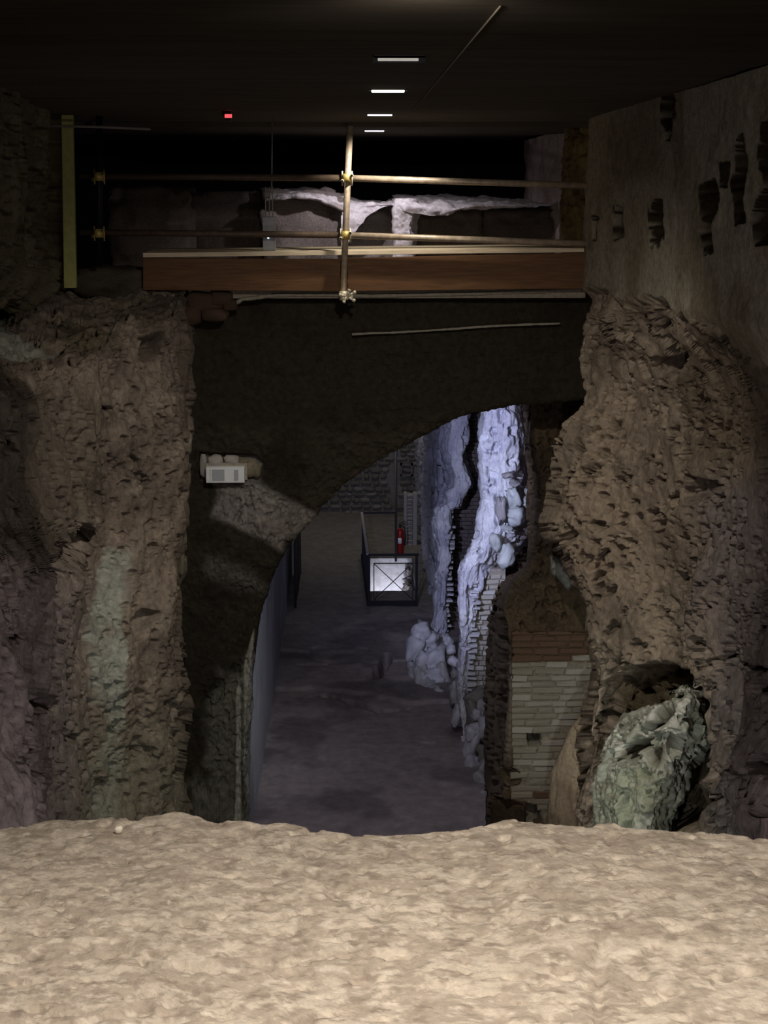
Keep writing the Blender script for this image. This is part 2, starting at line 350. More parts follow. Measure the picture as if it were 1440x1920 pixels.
# ---------------------------------------------------------------- stones
def ico(sub=2):
    import bmesh
    bm = bmesh.new(); bmesh.ops.create_icosphere(bm, subdivisions=sub, radius=1.0)
    v = np.array([x.co[:] for x in bm.verts]); f = [tuple(q.index for q in p.verts) for p in bm.faces]; bm.free(); return v, f
ICO = {k: ico(k) for k in (2, 3, 4)}
def stone_mesh(seed, sub=2, rough=0.25, boxy=0.5, sm=True, col=(.4, .38, .36), col2=None, fine=0.0):
    v, f = ICO[sub]; v = v.copy()
    b = np.sign(v)*np.abs(v)**(1-boxy*0.55); v = b/np.maximum(np.abs(b).max(-1, keepdims=True), .0001)*boxy+v*(1-boxy)
    n = v/np.linalg.norm(v, axis=-1, keepdims=True)
    v = v+n*(fbm(v+seed*7.7, 1.0, 3, seed)*rough)[:, None]
    if fine: v = v+n*(fbm(v+seed*3.3, 3.2, 4, seed+9, .65)*fine*1.8)[:, None]
    me = bpy.data.meshes.new('stone'); me.from_pydata([tuple(p) for p in v], [], f)
    me.polygons.foreach_set('use_smooth', [sm]*len(f))
    c = np.broadcast_to(np.array(col), v.shape)*(1+0.25*fbm(v+seed, 2.2, 3, seed+3))[:, None]
    if col2 is not None: c = mix(c, np.array(col2), sst(0.05, .35, fbm(v+seed, 2.6, 4, seed+5)))
    a = me.color_attributes.new('Col', 'FLOAT_COLOR', 'POINT'); a.data.foreach_set('color', np.concatenate([c, np.ones((len(v), 1))], -1).reshape(-1).astype(np.float32))
    return me
rng = np.random.RandomState(5)
pe = at(221, 1551, 1.0)-np.array([0, 0, EYE]); s_ = (ZL+.012-EYE)/pe[2]
pebble = link('pebble', stone_mesh(3, 2, .2, .3), mat('pebble_white', (.85, .80, .68), nvar=.05)); 
_lm = bpy.data.objects['stone_ledge'].data; _co = np.empty(len(_lm.vertices)*3); _lm.vertices.foreach_get('co', _co); _co = _co.reshape(-1, 3)
_co = _co[_co[:, 2] > ZL-.05]; _q = _co[np.argmin(np.hypot(_co[:, 0]-pe[0]*s_, _co[:, 1]-pe[1]*s_))]
pebble.location = (float(_q[0]), float(_q[1]), float(_q[2])+.007); pebble.scale = (.0085, .0085, .0085)
tag(pebble, 'small round white pebble lying near the left far edge of the stone ledge', 'pebble')

# ---------------------------------------------------------------- left rock wall
def rough_rock(P, amp=1.0, s=0, pits=1.0, st=(1, .5, .45), pt_=(.30, .60)):
    h = fbm(P, 1.3, 3, s)*0.10+fbm(P, 4.0, 3, s+3, .5, (1, .6, .6))*0.04
    h += fbm(P, 9, 4, s+5, .62, st)*0.034
    h -= (holes(P, 14, s+21, .40, .62)*.10+holes(P, 8, s+31, .30, .55)*.16+holes(P, 26, s+41, .38, .6)*.045)*pits
    return h*amp
def holes(P, scale, s, r=.34, keep=.5, st=(1, .45, .75)):
    """scattered ragged holes, 0..1"""
    Q = P+np.stack([fbm(P, 16, 3, s+k) for k in (50, 60, 70)], -1)*(0.22/scale)
    return sst(r, r*.62, worley(Q, scale, s, st))*sst(-.12+(.5-keep), .05+(.5-keep), fbm(P, 3.5, 3, s+5))
def left_rows():
    R_ = []
    R_.append([(-300, 560, 10.9), (-60, 590, 10.9), (40, 585, 10.9), (95, 556, 11.1), (200, 543, 11.3), (290, 540, 11.3), (333, 546, 11.3), (338, 548, 11.9)])
    R_.append([(-300, 640, 8.5), (-60, 640, 9.2), (30, 625, 9.8), (90, 585, 10.4), (200, 566, 10.9), (290, 556, 10.9), (338, 552, 10.9), (350, 556, 11.9)])
    R_.append([(-300, 690, 8.3), (-60, 684, 8.8), (30, 684, 9.2), (85, 672, 9.5), (205, 600, 10.0), (290, 590, 10.4), (342, 585, 10.6), (352, 590, 11.9)])
    R_.append([(-300, 692, 6.2), (-60, 690, 7.2), (30, 690, 7.9), (130, 690, 8.9), (215, 660, 9.7), (290, 650, 10.2), (342, 650, 10.55), (352, 650, 11.9)])
    R_.append([(-300, 760, 5.2), (-60, 760, 6.2), (30, 750, 7.0), (130, 745, 8.4), (205, 740, 9.8), (285, 740, 10.2), (338, 740, 10.5), (350, 740, 11.9)])
    R_.append([(-300, 900, 4.9), (-60, 900, 5.9), (30, 900, 6.8), (130, 900, 8.2), (195, 900, 9.75), (280, 900, 10.15), (342, 900, 10.45), (358, 900, 11.9)])
    R_.append([(-300, 990, 4.8), (-60, 990, 5.6), (30, 990, 6.4), (150, 985, 8.1), (200, 990, 9.75), (280, 990, 10.1), (342, 990, 10.4), (358, 990, 11.9)])
    R_.append([(-300, 1080, 4.4), (-60, 1080, 5.1), (25, 1080, 5.8), (108, 1080, 7.0), (160, 1085, 9.6), (270, 1080, 10.05), (340, 1080, 10.4), (352, 1080, 11.9)])
    R_.append([(-300, 1240, 4.2), (-60, 1240, 4.8), (30, 1240, 5.3), (70, 1240, 6.9), (165, 1240, 9.4), (262, 1240, 9.95), (338, 1240, 10.4), (350, 1240, 11.9)])
    R_.append([(-300, 1400, 4.1), (-60, 1400, 4.6), (40, 1400, 5.2), (75, 1400, 6.7), (165, 1400, 9.3), (258, 1400, 9.9), (336, 1400, 10.3), (348, 1400, 11.9)])
    R_.append([(-300, 1560, 4.0), (-60, 1560, 4.5), (55, 1560, 5.1), (80, 1560, 6.5), (165, 1560, 9.2), (256, 1560, 9.85), (335, 1560, 10.3), (348, 1560, 11.9)])
    R_.append([(-300, 3400, 4.0), (-60, 2900, 4.5), (55, 2700, 5.1), (80, 2500, 6.5), (165, 2400, 8.4), (256, 2350, 9.6), (335, 2300, 10.2), (348, 2200, 11.9)])
    return R_
def left_h(P, G):
    h = rough_rock(P, 0.9, 100, .55)
    g2 = np.abs(fbm(P, 5, 4, 140, .6, (1, 1, .30)))       # folded drapery of the tufa
    h += (g2-.3)*0.04
    h -= inpoly(G, [(112, 1065), (150, 1010), (190, 980), (182, 1000), (140, 1055), (120, 1090)], 6, fbm(P, 4, 3, 9)*10)*0.55
    h -= inpoly(G, [(250, 1165), (270, 1145), (300, 1150), (285, 1170), (262, 1200)], 5)*0.16
    h -= inpoly(G, [(280, 625), (318, 622), (320, 640), (300, 670), (285, 680)], 5, fbm(P, 6, 3, 8)*8)*0.3
    for (x, y, rx, ry, d) in ((70, 1320, 20, 14, .18), (45, 1195, 14, 8, .12), (62, 1435, 12, 14, .15), (150, 1380, 22, 8, .1), (215, 1340, 18, 8, .07), (250, 860, 5, 30, .1), (212, 770, 14, 6, .07), (268, 1420, 14, 20, .06)):
        h -= blob(G, x+fbm(P, 8, 3, 5)*10, y+fbm(P, 8, 3, 6)*10, rx, ry)*d
    return h
def left_c(P, G, h):
    n = fbm(P, 1.6, 4, 61); n2 = fbm(P, 5, 4, 63, .6)
    c = mix(C3(.36, .305, .25), C3(.23, .198, .165), sst(-.2, .5, n)); c = mix(c, C3(.45, .39, .32), sst(.1, .6, n2)*.6)
    pk = sst(260, 60, G[..., 0]+fbm(P, 2, 3, 5)*40)*sst(950, 1150, G[..., 1]); c = mix(c, C3(.35, .31, .305), pk*.9)
    wp = fbm(P, 3, 4, 64)*22
    pale = np.maximum(inpoly(G, [(205, 1030), (245, 1035), (243, 1150), (250, 1250), (233, 1330), (236, 1530), (205, 1600), (160, 1600), (188, 1420), (195, 1320), (178, 1270), (190, 1140)], 9, wp),
                      inpoly(G, [(-100, 600), (12, 592), (20, 630), (60, 650), (92, 655), (80, 672), (-100, 690)], 5, wp))
    c = mix(c, C3(.17, .15, .12), inpoly(G, [(-400, 700), (60, 720), (150, 730), (190, 850), (205, 960), (120, 1060), (20, 1050), (-400, 1050)], 30, wp)*.8)  # left flank darkened in colour, standing in for weak grazing light
    c = mix(c, C3(.52, .555, .49), pale*sst(-1.0, -.2, n2)*.95)
    lo = sst(1250, 1450, G[..., 1])*sst(120, 180, G[..., 0]); c = mix(c, C3(.27, .27, .20), lo*.55)
    gr = blob(G, 150, 625, 60, 30, .6); c = mix(c, C3(.20, .18, .10), gr*.6)
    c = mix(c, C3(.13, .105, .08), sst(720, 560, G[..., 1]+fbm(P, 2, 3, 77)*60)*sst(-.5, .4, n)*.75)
    return c
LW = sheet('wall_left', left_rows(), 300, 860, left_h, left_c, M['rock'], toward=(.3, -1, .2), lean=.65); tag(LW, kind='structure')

o = link('stone', stone_mesh(91, 4, .22, .6, col=(.16, .14, .11), fine=.06), M['rock'], LW); o.location = pt(222, 530, 11.45); o.scale = (.30, .22, .12)
dot = link('floor_speck', stone_mesh(5, 2, .2, .3, col=(.85, .85, .85)), mat('speck_white', (.9, .9, .9), nvar=.05)); dot.location = (-.037, 25.6, .03); dot.scale = (.022, .022, .022)
tag(dot, 'tiny white speck alone on the dark passage floor left of the pit railing', 'pebble')  # white dot on the floor, modelled as a small stone
# dark upper wall at the far left, up to the ceiling
rows = [[(-400, -250, 4.2), (-150, 20, 5.6), (0, 130, 7.4), (60, 180, 8.9), (112, 212, 10.4), (125, 216, 11.6)],
        [(-400, 300, 4.2), (-150, 300, 5.6), (0, 300, 7.4), (60, 300, 8.9), (112, 300, 10.4), (125, 300, 11.6)],
        [(-400, 500, 4.4), (-150, 500, 5.9), (0, 500, 7.8), (60, 480, 9.1), (112, 480, 10.4), (125, 480, 11.6)],
        [(-400, 640, 9.3), (-150, 625, 9.6), (0, 615, 10.0), (60, 605, 10.4), (105, 580, 11.2), (125, 575, 11.8)]]
sheet('wall_left_upper', rows, 110, 240, lambda P, G: rough_rock(P, .7, 210, .6)-.05, lambda P, G, h: mix(C3(.17, .15, .10), C3(.26, .25, .17), sst(-.1, .5, fbm(P, 3, 4, 5))), M['rock'], LW, toward=(1, -.6, 0))

# ---------------------------------------------------------------- right rock wall
def right_rows():
    R_ = []
    xs_ = lambda e, y, Ye, Yw=12.6: None
    R_.append([(1112, 214, 12.6), (1110, 214, 11.2), (1180, 197, 9.65), (1260, 176, 8.35), (1350, 150, 7.25), (1440, 122, 6.4), (1800, -10, 4.35)])
    for y, e in ((300, 1106), (400, 1100), (480, 1096), (545, 1092)):
        R_.append([(e-2, y, 12.6), (e, y, 11.2), (1180, y, 9.65), (1260, y, 8.35), (1350, y, 7.25), (1440, y, 6.4), (1800, y, 4.35)])
    R_.append([(1080, 585, 12.6), (1074, 590, 11.0), (1165, 590, 9.7), (1255, 590, 8.4), (1350, 600, 7.25), (1440, 620, 6.35), (1800, 700, 4.3)])
    R_.append([(1076, 680, 12.6), (1068, 680, 10.95), (1150, 680, 10.2), (1245, 680, 9.3), (1345, 690, 8.2), (1440, 700, 6.7), (1800, 800, 4.3)])
    R_.append([(1092, 750, 12.6), (1085, 750, 10.85), (1150, 750, 10.25), (1245, 750, 9.5), (1340, 760, 8.5), (1440, 770, 6.9), (1800, 850, 4.3)])
    R_.append([(1046, 830, 12.6), (1034, 830, 10.7), (1130, 830, 10.2), (1240, 830, 9.6), (1340, 840, 8.6), (1440, 850, 6.9), (1800, 900, 4.3)])
    R_.append([(1040, 900, 12.6), (1029, 900, 10.6), (1120, 900, 10.1), (1235, 900, 9.6), (1335, 900, 8.6), (1440, 900, 6.9), (1800, 950, 4.3)])
    R_.append([(1030, 1000, 12.6), (1016, 1000, 10.6), (1110, 1000, 10.1), (1230, 1000, 9.6), (1330, 1000, 8.6), (1440, 1000, 6.8), (1800, 1020, 4.3)])
    R_.append([(1060, 1085, 12.6), (1048, 1085, 10.5), (1120, 1085, 10.1), (1235, 1085, 9.6), (1325, 1085, 8.5), (1440, 1085, 6.7), (1800, 1085, 4.3)])
    R_.append([(1100, 1140, 12.6), (1088, 1140, 10.4), (1140, 1140, 10.0), (1235, 1140, 9.5), (1320, 1140, 8.3), (1440, 1140, 6.5), (1800, 1140, 4.3)])
    R_.append([(1112, 1250, 12.6), (1104, 1250, 10.3), (1160, 1250, 9.9), (1235, 1250, 9.4), (1315, 1250, 8.0), (1440, 1250, 6.2), (1800, 1250, 4.3)])
    R_.append([(1104, 1350, 12.6), (1092, 1350, 10.2), (1130, 1350, 9.9), (1220, 1350, 9.5), (1325, 1350, 7.8), (1440, 1350, 5.9), (1800, 1350, 4.2)])
    R_.append([(1094, 1440, 12.6), (1080, 1440, 10.2), (1120, 1440, 9.8), (1210, 1440, 9.3), (1300, 1440, 7.8), (1425, 1440, 5.7), (1800, 1440, 4.2)])
    R_.append([(1092, 1560, 12.6), (1078, 1560, 10.2), (1115, 1560, 9.8), (1200, 1560, 9.1), (1270, 1560, 7.7), (1412, 1560, 5.6), (1800, 1560, 4.2)])
    R_.append([(1090, 2200, 12.6), (1078, 2300, 10.2), (1115, 2350, 9.7), (1200, 2400, 9.0), (1270, 2450, 7.5), (1412, 2700, 5.5), (1800, 3300, 4.2)])
    return R_
PLASTER_EDGE = np.array([(1000, 545), (1092, 545), (1110, 540), (1135, 548), (1165, 565), (1185, 556), (1215, 552), (1245, 560), (1262, 590), (1300, 600), (1345, 612), (1370, 640), (1420, 680), (1470, 700), (1900, 760)])
HOLES = [[(1244, 130), (1262, 185), (1258, 245), (1246, 262), (1240, 200)],
         [(1112, 405), (1120, 407), (1119, 445), (1112, 450)],
         [(1152, 384), (1162, 386), (1162, 440), (1153, 452), (1150, 430)],
         [(1225, 375), (1238, 372), (1241, 440), (1228, 468), (1218, 445)],
         [(1312, 350), (1340, 335), (1345, 370), (1330, 440), (1332, 470), (1318, 476), (1314, 420)],
         [(1383, 262), (1395, 250), (1400, 340), (1394, 415), (1382, 425), (1372, 340)],
         [(1354, 305), (1362, 302), (1360, 350), (1350, 350)],
         [(1425, 230), (1460, 220), (1470, 460), (1415, 460), (1412, 400), (1430, 350)]]
def right_h(P, G):
    y = G[..., 1]; x = G[..., 0]
    pe_ = np.interp(x, PLASTER_EDGE[:, 0], PLASTER_EDGE[:, 1])+fbm(P, 9, 3, 301)*7
    rock = sst(-3, 5, y-pe_)
    hr = rough_rock(P, 1.0, 300, 1.25, pt_=(.22, .5))-0.07
    far = sst(1300, 1400, x); hr = hr*(1-.25*far)
    # chisel-like slanting ribs on the prow
    rib = np.sin((x*0.9+y*0.28)*0.55+fbm(P, 5, 3, 305)*2)*blob(G, 1060, 960, 45, 120, .4)
    hr += rib*.012
    hp = fbm(P, 3, 4, 310)*0.012+fbm(P, 14, 4, 311, .6)*0.005
    h = hp*(1-rock)+hr*rock
    wp = fbm(P, 7, 3, 312)*6
    for q in HOLES: h -= sst(.3, .8, inpoly(G, q, 3, wp))*0.1
    for (x0, y0, rx, ry, d) in ((1245, 693, 26, 17, .3), (1125, 628, 8, 7, .12), (1165, 630, 16, 16, .05), (1040, 1015, 14, 26, .3), (1092, 905, 14, 14, .08), (1222, 985, 12, 20, .16), (1300, 920, 14, 24, .12), (1330, 1240, 18, 6, .14), (1390, 1250, 40, 7, .15), (1420, 1290, 24, 16, .2), (1340, 1530, 10, 7, .18), (1300, 1500, 40, 9, .16), (1415, 1430, 12, 14, .15), (1345, 1225, 8, 10, .1), (1100, 1430, 10, 14, .15)):
        h -= blob(G, x0+fbm(P, 9, 3, 6)*12, y0+fbm(P, 9, 3, 7)*12, rx, ry, .3)*d
    cav = inpoly(G, [(1120, 1290), (1180, 1255), (1260, 1270), (1300, 1300), (1290, 1560), (1110, 1560), (1105, 1400)], 14, wp*2)
    h -= cav*.3
    return h
def right_c(P, G, h):
    y = G[..., 1]; x = G[..., 0]
    pe_ = np.interp(x, PLASTER_EDGE[:, 0], PLASTER_EDGE[:, 1])+fbm(P, 9, 3, 301)*7
    rock = sst(-3, 5, y-pe_); n = fbm(P, 2.2, 4, 331); n2 = fbm(P, 7, 4, 332, .6)
    cr_ = mix(C3(.48, .405, .32), C3(.32, .27, .215), sst(-.2, .5, n)); cr_ = mix(cr_, C3(.55, .47, .375), sst(.1, .6, n2)*.5)
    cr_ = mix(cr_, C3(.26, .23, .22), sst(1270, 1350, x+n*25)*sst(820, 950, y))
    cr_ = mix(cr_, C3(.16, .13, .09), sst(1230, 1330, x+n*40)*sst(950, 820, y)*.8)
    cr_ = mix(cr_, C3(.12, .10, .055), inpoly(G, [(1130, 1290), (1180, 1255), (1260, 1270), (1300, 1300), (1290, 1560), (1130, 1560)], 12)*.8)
    cp = mix(C3(.44, .41, .33), C3(.33, .29, .21), sst(-.1, .6, n)); cp = mix(cp, C3(.27, .21, .13), inpoly(G, [(1125, 235), (1230, 190), (1245, 330), (1140, 360)], 30)*.6)
    cp = mix(cp, C3(.22, .19, .14), sst(.25, .7, n2)*.5)
    cr_ = mix(cr_, C3(.46, .40, .39), sst(1405, 1420, x+n2*5)*sst(1440, 1480, y))
    c = mix(cp, cr_, rock)
    wp = fbm(P, 7, 3, 312)*6
    for q in HOLES: c = mix(c, C3(.045, .034, .022), sst(.0, .22, inpoly(G, q, 4, wp)))  # holes painted near-black to stand in for the shade inside them
    return c
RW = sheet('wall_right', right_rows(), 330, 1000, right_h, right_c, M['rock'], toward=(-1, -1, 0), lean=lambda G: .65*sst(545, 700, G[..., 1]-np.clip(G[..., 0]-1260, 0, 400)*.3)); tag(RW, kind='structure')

# pale mineral boulder in the hollow at lower right: a lumpy crust
def boulder():
    t = empty('crusted_boulder', tuple(pt(1220, 2450, 8.3)*1.0))
    t.location.z = 0.0
    tag(t, 'pale green-white crusted boulder in the dark hollow at the foot of the right wall', 'boulder')
    out = [(1115, 1560), (1112, 1490), (1128, 1440), (1150, 1425), (1140, 1400), (1158, 1385), (1172, 1360), (1192, 1345), (1205, 1375), (1222, 1350), (1240, 1330), (1265, 1300), (1285, 1290), (1302, 1300), (1312, 1335), (1330, 1355), (1318, 1380), (1320, 1400), (1300, 1420), (1295, 1460), (1272, 1490), (1270, 1520), (1258, 1560)]
    rows = []
    rows.append([(1284, 1300, 9.3), (1283, 1298, 9.2), (1286, 1292, 9.1), (1290, 1290, 9.1), (1293, 1290, 9.1), (1296, 1296, 9.1), (1295, 1300, 9.3)])
    ys_ = [1292, 1310, 1340, 1370, 1400, 1430, 1460, 1500, 1560, 1900, 2450]
    lf = {1292: (1277, 1299), 1310: (1256, 1308), 1340: (1176, 1318), 1370: (1142, 1330), 1400: (1130, 1320), 1430: (1128, 1304), 1460: (1116, 1292), 1500: (1112, 1274), 1560: (1112, 1262), 1900: (1100, 1290), 2450: (1080, 1320)}
    for y in ys_:
        a, b = lf[y]; m_ = (a+b)/2; wd = (b-a)
        f = 0.35 if y < 1330 else 0.6
        yo = 0 if y > 1292 else 4
        rows.append([(a+6, y, 9.3), (a, y, 8.9), (a+wd*.25, y-yo, 8.45-f*.3), (m_, y-yo, 8.3-f*.5), (b-wd*.25, y-yo, 8.2-f*.4), (b, y, 8.4), (b-4, y, 9.0)])
    def hf(P, G):
        h = fbm(P, 5, 4, 501, .55)*0.05+fbm(P, 16, 3, 503, .6)*0.018-holes(P, 12, 508, .45, .75)*.10*sst(1480, 1420, G[..., 1])-holes(P, 24, 518, .4, .6)*.04
        h -= sst(.2, .5, fbm(P, 12, 3, 505))*0.07*sst(1480, 1380, G[..., 1])
        h -= inpoly(G, [(1245, 1400), (1262, 1385), (1275, 1390), (1268, 1410), (1230, 1440), (1215, 1430), (1205, 1410), (1222, 1405)], 5, fbm(P, 9, 3, 4)*8)*.16
        h -= inpoly(G, [(1222, 1350), (1240, 1330), (1258, 1310), (1262, 1330), (1245, 1350), (1220, 1372), (1212, 1365)], 6, fbm(P, 9, 3, 4)*8)*.22
        h -= inpoly(G, [(1160, 1395), (1205, 1385), (1215, 1400), (1170, 1425), (1150, 1440)], 6, fbm(P, 9, 3, 4)*10)*.18
        h -= inpoly(G, [(1165, 1485), (1172, 1480), (1180, 1520), (1178, 1560), (1168, 1560)], 5, fbm(P, 9, 3, 4)*8)*.12
        return h
    def cf(P, G, h):
        n = fbm(P, 9, 4, 511, .6); c = mix(C3(.42, .45, .38), C3(.66, .68, .62), sst(-.2, .5, n))
        c = mix(c, C3(.33, .36, .25), inpoly(G, [(1115, 1560), (1120, 1470), (1180, 1435), (1225, 1430), (1240, 1470), (1190, 1560)], 12, n*10)*.6)
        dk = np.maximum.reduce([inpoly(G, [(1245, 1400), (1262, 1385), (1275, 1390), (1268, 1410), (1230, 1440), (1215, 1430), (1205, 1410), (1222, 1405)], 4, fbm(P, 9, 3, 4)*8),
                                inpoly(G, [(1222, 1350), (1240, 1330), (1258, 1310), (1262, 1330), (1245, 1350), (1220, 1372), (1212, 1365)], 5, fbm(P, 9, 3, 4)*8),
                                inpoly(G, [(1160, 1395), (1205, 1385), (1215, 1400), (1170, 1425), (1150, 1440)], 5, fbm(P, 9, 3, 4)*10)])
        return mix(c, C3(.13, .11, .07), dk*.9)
    sheet('boulder_crust', rows, 150, 260, hf, cf, M['stone'], t, toward=(0, -1, .3), lean=.8)
boulder()
# beige plaster remnant leaning in the gap beside the brick pier
rows = [[(1092, 1338, 11.2), (1094, 1336, 10.95), (1105, 1336, 10.9), (1120, 1344, 10.9), (1140, 1344, 11.3)],
        [(1063, 1385, 11.3), (1062, 1385, 10.95), (1085, 1400, 10.85), (1120, 1400, 10.8), (1140, 1400, 11.3)],
        [(1040, 1450, 11.4), (1037, 1450, 10.95), (1080, 1450, 10.8), (1120, 1450, 10.8), (1140, 1450, 11.3)],
        [(1030, 1560, 11.4), (1027, 1560, 10.95), (1075, 1560, 10.7), (1120, 1560, 10.7), (1140, 1560, 11.3)],
        [(1000, 2200, 11.6), (1000, 2200, 10.9), (1060, 2200, 10.6), (1120, 2200, 10.6), (1140, 2200, 11.3)]]
sheet('plaster_remnant', rows, 60, 220, lambda P, G: fbm(P, 9, 4, 601, .6, (1, 1, .3))*0.02-sst(.35, .6, fbm(P, 20, 3, 605, .5, (1, 1, .4)))*.03*sst(1060, 1090, G[..., 0]),
      lambda P, G, h: mix(C3(.42, .35, .26), C3(.32, .26, .19), sst(-.2, .6, fbm(P, 5, 4, 6))), M['stone'], RW)

# ---------------------------------------------------------------- bricks
def brick_mesh(seed, rag=0.05):
    r = np.random.RandomState(seed); c = 0.06
    v = []
    for y, e in ((-.5, c), (-.5+.08, 0), (.5, 0)):
        ez = e*2.2
        for x, z in ((-.5+e, -.5+ez), (.5-e, -.5+ez), (.5-e, .5-ez), (-.5+e, .5-ez)): v.append((x+r.uniform(-rag, rag)*.4, y+r.uniform(-rag, rag)*.5, z+r.uniform(-rag, rag)*1.6))
    f = [(0, 3, 2, 1)][::-1]+[(k*4+i, k*4+(i+1) % 4, (k+1)*4+(i+1) % 4, (k+1)*4+i) for k in (0, 1) for i in range(4)]+[(8, 9, 10, 11)]
    me = bpy.data.meshes.new('brick'); me.from_pydata(v, [], f); me.update(); return me
BR = {k: [brick_mesh(i*9+j*100, .09) for i in range(5)] for j, k in enumerate(('brick_pale', 'brick_white', 'brick_red', 'brick_dark', 'plaster', 'tray'))}
for k, l in BR.items():
    for me in l: me.materials.append(M[k])
def brick(parent, x, y, z, w_, h_, d_, kind, r, tilt=0.02, name='brick'):
    o = bpy.data.objects.new(name, BR[kind][r.randint(5)]); COL.objects.link(o); o.parent = parent
    o.location = Vector((x, y, z))-parent.location; o.scale = (w_, d_, h_)
    o.rotation_euler = (r.uniform(-tilt, tilt), r.uniform(-tilt, tilt)*.5, r.uniform(-tilt, tilt)); return o
def zof(py, Y): return float(at(800, py, Y)[2])
def xof(px, py, Y): return float(at(px, py, Y)[0])

# brick pier under the right springing of the arch
def brick_pier():
    Y = 12.5; t = empty('brick_pier', (1.7, 13.4, 0)); tag(t, 'tall pier below the right end of the arch with whitewashed brick face', 'pier')
    lw = [(745, 998), (820, 1004), (900, 1010), (1000, 1010), (1060, 1000), (1100, 965), (1140, 948), (1180, 955), (1300, 957), (1400, 955), (1470, 950), (1510, 945), (1600, 943), (2100, 940)]
    rows = []
    for y, e in lw:
        bl = 915 if y > 1150 else (e-25 if y > 1080 else e-12)
        if y == 1140: bl = 922
        rows.append([(bl, y, 15.6 if y > 1150 else 14.2), (bl+1, y, 14.7 if y > 1150 else 13.4), ((bl+e)/2, y, 13.5), (e-1, y, 12.58), (e+14, y, 12.53), (1060, y, 12.53), (1180, y, 12.5)])
    HL = [(990, 1378), (1014, 1378), (1016, 1400), (992, 1400)]
    brk = [(960, 1185), (1130, 1185), (1130, 1600), (957, 1600)]
    def hf(P, G):
        b = inpoly(G, brk, 4); low = inpoly(G, [(935, 1500), (1010, 1515), (1020, 1560), (935, 1600)], 6, fbm(P, 9, 3, 7)*8)
        h = rough_rock(P, .55, 700, 1.0)*(1-b)-b*.02
        h -= inpoly(G, HL, 2, fbm(P, 12, 3, 7)*3)*.3+low*.2
        h -= sst(.3, .55, fbm(P, 9, 3, 705))*.06*b*0+blob(G, 960, 1460, 14, 14, .4)*.15
        return h
    def cf(P, G, h):
        n = fbm(P, 3, 4, 711); c = mix(C3(.15, .115, .075), C3(.09, .07, .05), sst(-.2, .4, n))
        c = mix(c, mix(C3(.38, .355, .29), C3(.17, .12, .08), sst(1246, 1238, G[..., 1])), inpoly(G, brk, 4)); c = mix(c, C3(.03, .025, .02), inpoly(G, HL, 2)*.8)
        c = mix(c, C3(.5, .52, .5), inpoly(G, [(1035, 1045), (1060, 1060), (1070, 1090), (1060, 1100), (1040, 1075)], 4, n*14)*.9)
        return c
    sheet('masonry_core', rows, 130, 420, hf, cf, M['rock'], t, toward=(-.3, -1, 0))
    r = np.random.RandomState(11); py = 1184.0; k = 0
    while py < 1556:
        hpx = 12.0+r.uniform(-1.0, 1.2); zc = zof(py+hpx/2, Y); hh = (hpx-1.3)/FPX*Y
        px = 958+r.uniform(-2, 3)-(k % 2)*14; right = 1125
        while px < right:
            wpx = r.uniform(26, 62)
            if px+wpx > right+20: break
            a = max(px, 958); b_ = px+wpx-1.2; cx = (a+b_)/2
            skip = (988 < cx < 1018 and 1372 < py+6 < 1402) or (b_-a < 8) or (py > 1500 and cx < 1000+(py-1500)*.5) or (py > 1440 and py < 1475 and cx < 985 and r.rand() < .8)
            if 988-wpx/2 < cx < 1018+wpx/2 and 1374 < py+6 < 1400 and not skip:
                if cx < 1003: b_ = min(b_, 989)
                else: a = max(a, 1016)
                cx = (a+b_)/2; skip = b_-a < 6
            if not skip and r.rand() > .02:
                kind = 'brick_red' if py < 1244 and not (cx > 1075 and py > 1228) else ('brick_white' if (cx > 1035 and py < 1345 or r.rand() < .2) else 'brick_pale')
                if py > 1400 and cx > 1005 and r.rand() < .22: kind = 'brick_red'
                x0 = xof(a, py, Y); x1 = xof(b_, py, Y)
                brick(t, (x0+x1)/2, Y+.100+r.uniform(-.007, .008), zc, x1-x0, hh, .14, kind, r)
            px += wpx
        py += hpx; k += 1
brick_pier()

